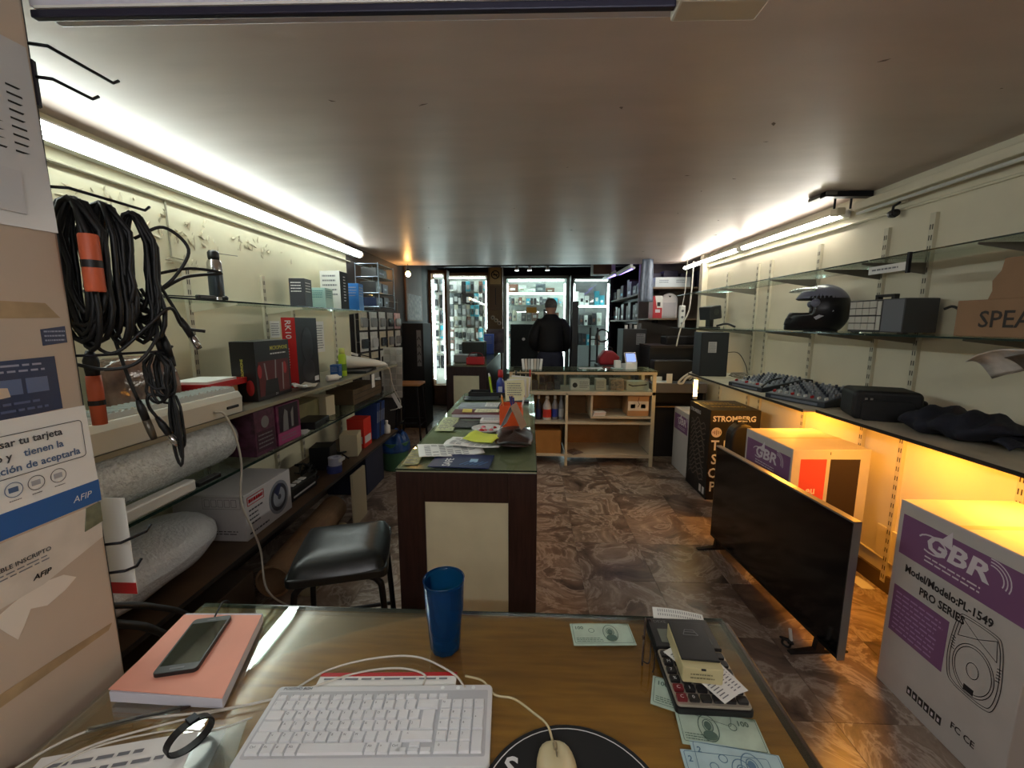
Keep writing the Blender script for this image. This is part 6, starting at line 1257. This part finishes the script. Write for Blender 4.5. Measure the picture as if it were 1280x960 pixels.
# pillar with no-smoking sign
pr_ = struct(MB().span((-.78,7.85,0),(-.52,8.1,3.0)).build('wall_rear_pillar', M('pillar_brown', (120,96,64), .6, var=.2)))
t = thing('no_smoking_sign', 'yellowish no-smoking sign on the rear pillar', 'sign', (-.65,7.848,2.13)); MB().span((-.10,-.004,0),(.10,0,.30)).build('plate', M('sign_tan', (186,156,100), .5), t); FS = frame((0,-.004,0),(1,0,0),(0,0,1))
pr_lines(t, FS, [circ(0,.17,.07)], .018, ink, closed=True, name='ring_print'); pr_lines(t, FS, [[(-.05,.22),(.05,.12)]], .014, ink, name='slash_print'); pr_rect(t, FS, -.045,.16,.045,.178, ink, 'cigarette_print')
t = thing('wall_sign', 'brown vertical board below the no-smoking sign', 'sign', (-.65,7.848,1.66)); MB().span((-.11,-.004,0),(.11,0,.44)).build('board', M('board_brown', (96,72,44), .5), t); pr_rect(t, FS, -.005,.1,.01,.4, dkf)
for k in range(3):
    t = thing('cable_reel', f'pale gear piece hanging on the rear pillar, {ordn[k]} from the left', 'gear', (-.70+k*.06,7.84,1.52-.05*k), 0, 'gear on the rear pillar'); MB().lathe([(.02,-.02),(.04,-.015),(.04,.0)], 14, ax='y').build('disc', M('pack_ivory'), t, smooth=True); MB().lathe([(.015,-.025),(.015,-.02)], 10, ax='y').build('hub', blackp, t)
# overhead beam with fittings
struct(MB().span((-1.72,7.6,2.42),(2.5,7.78,2.72)).build('trim_3', M('beam_dark', (44,34,36), .6)))
t = thing('ceiling_fan', 'small white ceiling fan below the rear beam', 'fan', (.52,7.0,2.45)); MB().lathe([(.03,.05),(.06,.03),(.06,-.03),(.02,-.05)], 16).build('hub', whitep, t, smooth=True); MB().tube([(0,0,.05),(0,0,.55)], .012, 8).build('rod', whitep, t)
for k in range(3): MB().box((.28*math.cos(R(40+120*k)), .28*math.sin(R(40+120*k)), 0),(.44,.10,.006), Euler((R(10),0,R(40+120*k))).to_matrix()).build('blade', M('blade_pale', (190,184,180), .4), t)
for k, x in enumerate((-.25,-.02,.30)):
    t = thing('spot_lamp', f'small lit spot lamp under the rear beam, {ordn[k]} from the left', 'lamp', (x,7.66,2.42), 0, 'spot lamps under the rear beam'); MB().lathe([(.02,0),(.035,-.03),(.04,-.07)], 14).build('lamp_housing', whitep, t, smooth=True); MB().lathe([(.035,-.072),(.036,-.068)], 14).build('lamp_lens', backl, t)
t = thing('wall_cupboard', 'brown wooden box high on the right of the rear room', 'cupboard', (1.12,6.9,2.18)); MB().span((-.14,-.15,0),(.14,.15,.36)).build('carcass', M('cupboard_brown', (104,70,48), .5), t, bevel=.004); MB().span((.14,-.15,0),(.2,.15,.36)).build('side_board', M('cupboard_cream', (176,164,140), .5), t); MB().tube([(0,0,.36),(0,0,.82)], .01, 6).build('hanger', darkm, t)
# violet lamps
batten('ceiling_lamp', 'violet fluorescent lamp over the rear right shelves, nearer one', (1.32,5.55,2.125), (1.32,6.45,2.145), .018, violet, group='violet lamps')
batten('ceiling_lamp', 'violet fluorescent lamp over the rear right shelves, farther one', (1.30,6.5,2.15), (1.30,7.5,2.19), .018, violet, group='violet lamps')
# black loudspeakers and gear around the person
d = (.46,.42,1.40); t = carton('floor_loudspeaker', 'tall black floor loudspeaker standing left of the person', 'loudspeaker', (-.10,7.1,0), d, 0, M('carpet_black', (40,48,48), .8, var=.2, scale=60), None, .01, 'cabinet'); F = boxframe('F', d); pr_poly(t, F, circ(.22,1.16,.025), M('badge_silver', (190,190,186), .3, .6), 'badge'); pr_lines(t, F, [circ(.23,.4,.18), circ(.23,.8,.18)], .008, blackp, closed=True, name='cone_ring'); pr_rect(t, F, .2,.06,.26,.085, M('badge_silver'))
d = (.30,.3,1.05); t = carton('floor_loudspeaker', 'grey-black loudspeaker half hidden behind the person', 'loudspeaker', (.33,7.0,0), d, 0, M('carpet_dark', (34,38,44), .8), None, .01, 'cabinet'); pr_rect(t, boxframe('F', d), .03,.05,.27,.95, M('grille_mesh', (70,76,84), .5, .4), 'grille')
t = thing('column_speaker', 'slim black column loudspeaker right of the person', 'loudspeaker', (.62,5.9,0)); MB().span((-.09,-.12,0),(.09,.12,.03)).build('base', blackp, t, bevel=.005); MB().span((-.042,-.05,.03),(.042,.05,1.72)).build('column', M('column_black', (18,24,28), .4), t, bevel=.006)
t = thing('hand_truck', 'black hand truck with loop handle in the rear room', 'hand truck', (.94,5.85,0))
for s in (-1,1): MB().tube([(s*.05-.06,0,.08),(s*.05-.06,0,1.36)], .014, 8).build('upright', blackp, t)
for z in (.3,.6,.9,1.2): MB().tube([(-.11,0,z),(-.01,0,z)], .009, 6).build('crossbar', blackp, t)
MB().tube([(.06+.085*math.cos(R(a)), 0, 1.25+.085*math.sin(R(a))) for a in range(0,360,20)], .012, 8, True).build('loop_handle', blackp, t, smooth=True)
for s in (-1,1): MB().lathe([(.08,-.02),(.08,.02)], 18, (s*.12-.06,.02,.08), 'x').build('wheel', blackrub, t)
MB().span((-.16,-.22,.0),(.04,-.0,.008)).build('toe_plate', darkm, t)
d = (.33,.36,.90); t = carton('black_case', 'black equipment case carrying the red bag', 'case', (1.0,5.38,0), (.30,.34,.90), 0, M('flight_black', (26,26,28), .5), None, .006)
t = thing('tool_bag', 'dark red bag on the black equipment case', 'bag', (1.0,5.38,.9005)); MB().prism([(-.12,0),(.12,0),(.13,.10),(.05,.17),(-.06,.18),(-.13,.09)], -.1,.1,'y').build('bag_body', M('bag_crimson', (140,20,36), .5, var=.2), t, bevel=.02, seg=3); MB().tube(bez([(-.05,0,.17),(-.02,0,.22),(.04,0,.21),(.05,0,.165)], 5), .006, 6).build('strap', blackp, t, smooth=True)
d = (.30,.34,1.35); t = carton('amplifier_tower', 'tall black amplifier cabinet with white label in the rear right', 'amplifier', (1.34,5.60,0), d, 0, M('amp_black', (32,32,34), .5), None, .006); F = boxframe('F', d); pr_rect(t, F, .17,1.15,.28,1.29, M('label_grey_dim')); pr_fake(t, F, .175,1.155,.275,1.285, 6, ink, seed=3)
for k in range(4): MB().lathe([(.02,0),(.02,.05+.02*(k % 2))], 10, (-.09+k*.06,-.05,1.35)).build('connector', (whitep, grey)[k % 2], t)
# person
def skin(name, V, E, rad, mat, parent=None, sub=2, root=0):
    me = bpy.data.meshes.new(name); me.from_pydata(V, E, []); me.materials.append(mat); o = bpy.data.objects.new(name, me); COL.objects.link(o)
    if parent: o.parent = parent
    o.modifiers.new('skin', 'SKIN').use_smooth_shade = True
    if not me.skin_vertices: 
        bm = bmesh.new(); bm.from_mesh(me); bm.verts.layers.skin.verify(); bm.to_mesh(me); bm.free()
    for i, r_ in enumerate(rad):
        sv = me.skin_vertices[0].data[i]; sv.radius = r_ if isinstance(r_, tuple) else (r_, r_); sv.use_root = (i == root)
    s = o.modifiers.new('sub', 'SUBSURF'); s.levels = sub; s.render_levels = sub
    return o
pt = thing('person', 'person in a black hooded jacket and dark jeans standing with back turned', 'person', (.30,6.2,0))
fl_ = M('skin_tone', (176,132,108), .6)
V = [(0,0,.96),(0,0,1.10),(0,0,1.28),(0,.0,1.44),(0,.0,1.52),(0,.012,1.58),(0,.02,1.66),(0,.015,1.74),(0,.11,1.65),
     (.10,0,.92),(.105,.01,.50),(.11,-.02,.09),(.115,.10,.045),(-.10,0,.92),(-.115,-.02,.50),(-.13,-.04,.09),(-.14,.08,.045),
     (.19,0,1.43),(.275,-.01,1.16),(.19,.16,1.02),(.13,.21,1.0),(-.19,0,1.43),(-.275,-.01,1.16),(-.19,.16,1.02),(-.13,.21,1.0),
     (.085,.01,1.645),(-.085,.01,1.645)]
E_ = [(0,1),(1,2),(2,3),(3,4),(4,5),(5,6),(6,7),(6,8),(0,9),(9,10),(10,11),(11,12),(0,13),(13,14),(14,15),(15,16),(3,17),(17,18),(18,19),(19,20),(3,21),(21,22),(22,23),(23,24),(6,25),(6,26)]
rad = [.12,.115,.12,.09,.055,.062,.085,.065,.016,.085,.06,.045,.04,.085,.06,.045,.04,.06,.045,.035,.035,.06,.045,.035,.035,.018,.018]
skin('body', V, E_, rad, fl_, pt)
jk = M('jacket_black', (14,15,19), .75, bump=.3, bscale=14)
V = [(0,0,.97),(0,0,1.06),(0,0,1.20),(0,0,1.32),(0,-.005,1.42),(0,.0,1.51),(0,.0,1.56),(.17,-.005,1.43),(.245,-.01,1.29),(.265,-.01,1.16),(.22,.12,1.05),(.15,.19,1.04),(-.17,-.005,1.43),(-.245,-.01,1.29),(-.265,-.01,1.16),(-.22,.12,1.05),(-.15,.19,1.04),(0,-.07,1.50)]
E_ = [(0,1),(1,2),(2,3),(3,4),(4,5),(5,6),(4,7),(7,8),(8,9),(9,10),(10,11),(4,12),(12,13),(13,14),(14,15),(15,16),(5,17)]
rad = [(.19,.15),(.205,.165),(.21,.165),(.20,.15),(.165,.12),(.11,.10),(.095,.09),.095,.09,.085,.07,.06,.095,.09,.085,.07,.06,.085]
skin('jacket', V, E_, rad, jk, pt)
jn = M('jeans_blue', (42,46,66), .8, var=.15, scale=20)
V = [(0,0,1.06),(0,0,.97),(.10,0,.86),(.108,.01,.50),(.113,-.02,.10),(-.10,0,.86),(-.118,-.02,.50),(-.133,-.04,.10)]
skin('jeans', V, [(0,1),(1,2),(2,3),(3,4),(1,5),(5,6),(6,7)], [(.19,.155),(.185,.155),.118,.092,.08,.118,.092,.08], jn, pt)
for x, y in ((.115,.05),(-.137,.03)): MB().prism(rrect(x-.05,y-.13,x+.05,y+.12,.04), .0,.075).build('shoe', M('shoe_black', (22,20,20), .5), pt, bevel=.02, seg=3)
def hairf(u, v):
    a = u*2*math.pi; ph = -.35+v*(math.pi/2+.35); f = max(0, math.sin(a)); z = 1.68+.105*math.sin(ph); yy = .012+.098*math.cos(ph)*math.sin(a)
    if f > 0 and ph < .5: yy = min(yy, .04)
    return (.09*math.cos(ph)*math.cos(a), yy, z)
MB().grid(hairf, 24, 12).build('hair', M('hair_grey', (92,88,84), .8, bump=.5, bscale=60, var=.3, scale=40), pt, smooth=True)
# ------------------------------------------------------------------ right alcove
ab = M('alcove_board', (120,104,84), .55, var=.2)
def plank(label, x0, x1, y0, y1, z, m=ab):
    t = thing('wall_shelf', label, 'shelf', ((x0+x1)/2,(y0+y1)/2,z)); X, Y = (x1-x0)/2, (y1-y0)/2
    MB().span((-X,-Y,-.02),(X,Y,0)).build('plank', m, t)
    for s in (-.6,.6): MB().span((s*X-.01,Y-.2 if x0 > 1.49 and y1 < 6 else -Y+.05,-.06),(s*X+.01,Y,-.02)).build('support', darkm, t)
plank('alcove shelf with the red pack and the white arched pack', 1.50,2.49,5.42,5.92,1.485)
plank('upper alcove shelf with the long white box', 1.50,2.49,5.42,5.92,1.872)
plank('lower rear right wall shelf with dark stock', 1.50,2.49,6.02,8.4,1.47)
plank('upper rear right wall shelf with dark stock', 1.50,2.49,6.02,8.4,1.83)
for z, nm in ((1.4705,'lower'),(1.8305,'upper')):
    for k in range(9):
        c_ = [(60,48,44),(150,120,90),(44,40,48),(120,116,112),(70,40,36),(36,34,36)][rg.randrange(6)]; hh = rg.uniform(.14,.28)
        t = carton('stock_box', f'stock box on the {nm} rear right shelf, {ordn[k]} from the front', 'box', (1.64+rg.uniform(-.02,.03),6.2+k*.24,z), (.2,.19,hh), rg.uniform(-6,6), M(f'stock_{c_[0]}', c_, .5, var=.3, scale=25), 'stock on the rear right shelves', .003); pr_rect(t, boxframe('L', (.2,.19,hh)), .03,.04,.15,.08, pmats[rg.randrange(10)], 'label')
d = (.115,.2,.28); t = carton('product_pack', 'tall red and white pack on the alcove shelf', 'box', (1.615,5.55,1.4855), d, 0, M('pack_red', (190,50,60), .45), None, .002); F = boxframe('F', d); pr_poly(t, F, [(.05,.13),(.115,.13),(.115,.28),(.02,.28)], whitep); pr_rect(t, F, .05,.15,.09,.2, dkp, h=.0016); pr_rect(t, F, .03,.07,.09,.11, M('print_pale'))
t = thing('arched_pack', 'white arched plastic pack with hang hole on the alcove shelf', 'pack', (1.785,5.55,1.4855)); P_ = [(-.105,0),(.105,0),(.105,.22)]+[(.105*math.cos(R(a)), .22+.10*math.sin(R(a))) for a in range(15,180,15)]+[(-.105,.22)]
MB().prism(P_, -.03,.03,'y').build('pack_body', M('pack_satin_white', (214,212,212), .35), t, bevel=.012, seg=3); pr_poly(t, frame((0,-.031,0),(1,0,0),(0,0,1)), [(-.02,.285),(.02,.285),(0,.26)], ink, 'hang_hole'); MB().span((-.08,-.034,.02),(.08,-.03,.2)).build('front_window', M('pack_window', (196,196,200), .2), t, bevel=.003)
d = (.44,.2,.125); t = carton('long_box', 'long pale white and blue box on the upper alcove shelf', 'box', (1.80,5.58,1.8725), d, 0, M('box_pale_blue', (190,200,206), .45), None, .003); F = boxframe('F', d); pr_fake(t, F, .05,.05,.18,.1, 2, M('print_slate', (90,104,120), .5), seed=4); pr_fake(t, F, .26,.05,.38,.1, 2, M('print_slate'), seed=5)
for k in range(4): carton('stock_box', f'grey violet parcel high in the alcove, {ordn[k]} from the left', 'parcel', (1.62+k*.22,5.78,1.8725), (.19,.16,.2+.03*(k % 2)), 0, M('parcel_violet', (96,92,112), .6, var=.3), 'parcels in the alcove', .006)
t = thing('hanging_bag', 'translucent bluish plastic bag hanging from the ceiling edge', 'bag', (1.345,5.0,1.67)); MB().grid(lambda u, v: (.075*math.cos(u*2*math.pi)*(1-.2*v), .03*math.sin(u*2*math.pi)+.008*math.sin(u*30), .48*v), 30, 10).build('bag_film', M('bag_bluegrey', (128,140,160), .55, var=.35, scale=14, stretch=(6,6,1), bump=.6, bscale=12), t, smooth=True, solid=.001)
t = thing('power_strip', 'white power strip hanging on its cord near the right wall end', 'power strip', (1.715,4.86,1.37)); MB().span((-.033,-.02,0),(.033,.02,.25)).build('strip_body', whitep, t, bevel=.008)
for k in range(3): pr_poly(t, frame((0,-.02,.05+.07*k),(1,0,0),(0,0,1)), circ(0,0,.014), grey, 'socket')
MB().tube([(0,0,.25),(.02,0,.4),(.03,0,.79)], .004, 6).build('cord', wc, t)
# black bench and grey cabinet beyond the display case
t = thing('work_bench', 'black bench with raised back in the alcove', 'bench', (1.80,5.05,0)); MB().span((-.42,-.2,1.14),(.6,.3,1.17)).build('bench_top', M('bench_dark', (52,42,38), .5), t); MB().span((-.42,-.18,.02),(.6,-.15,1.14)).build('front_panel', M('bench_black', (28,26,27), .5), t); MB().span((-.42,-.15,.02),(-.38,.28,1.14)).build('side_panel', M('bench_black'), t)
MB().span((.18-.1,-.2,1.128),(.2-.1,-.203,1.145)).build('white_clip', whitep, t)
carton('equipment_box', 'low dark device lying on the black bench', 'device', (1.86,5.14,1.1705), (.5,.22,.10), 0, M('device_black', (30,28,30), .45), bev=.01)
t = thing('grey_cabinet', 'low grey topped cabinet right of the display case', 'cabinet', (1.56,4.52,0)); MB().span((-.29,-.15,.70),(.29,.25,.80)).build('top_slab', M('cabinet_grey', (96,92,94), .5), t, bevel=.004); MB().span((-.28,.12,0),(.28,.24,.70)).build('carcass', M('bench_black'), t)
for s in (-1,1): MB().span((s*.27-.015,-.13,0),(s*.27+.015,.1,.70)).build('side_panel', M('bench_black'), t)
d = (.36,.2,.55); t = carton('open_carton', 'dark carton with open cardboard flap under the grey cabinet', 'box', (1.48,4.50,0), d, 0, M('carton_charcoal', (36,30,28), .6), None, .003); MB().box((0,-.16,.555),(.34,.16,.006), Euler((R(-14),0,0)).to_matrix()).build('flap', M('flap_tan', (170,124,72), .7), t)
t = thing('white_tray', 'white folded paper tray on the grey cabinet', 'tray', (1.40,4.48,.8005)); MB().span((-.09,-.09,0),(.09,.06,.006)).build('tray_base', whitep, t); MB().span((.03,-.09,.006),(.09,-.085,.10)).build('tray_wall', whitep, t); MB().span((-.09,.054,.006),(.03,.06,.05)).build('tray_wall', whitep, t)
carton('speaker_unit', 'black speaker unit on the grey cabinet', 'loudspeaker', (1.56,4.66,.8005), (.42,.16,.22), 0, M('bench_black'), bev=.01)
t = thing('white_hose', 'white looped cord and bag beside the far loudspeaker', 'cord', (1.62,4.32,.8005)); MB().tube(bez([(.12,-.0,.14),(.02,-.02,.12),(-.06,-.03,.07),(-.10,-.03,.02),(-.06,-.03,.015),(-.03,-.03,.06),(.03,-.02,.10)], 6), .012, 8).build('cord', M('cord_white', (206,200,190), .4), t, smooth=True); MB().grid(lambda u, v: (.02+.12*u, -.0+.04*v, .04+.10*u+.03*math.sin(v*3)), 6, 6).build('bag_film', M('film_grey', (170,164,156), .3), t, solid=.002)
cable('hanging_cable', 'white cord hanging by the post at the right wall end', [(1.80,4.83,2.1),(1.79,4.82,1.75),(1.77,4.81,1.55),(1.70,4.80,1.40),(1.66,4.78,1.25),(1.64,4.76,1.17)], .008, wc)
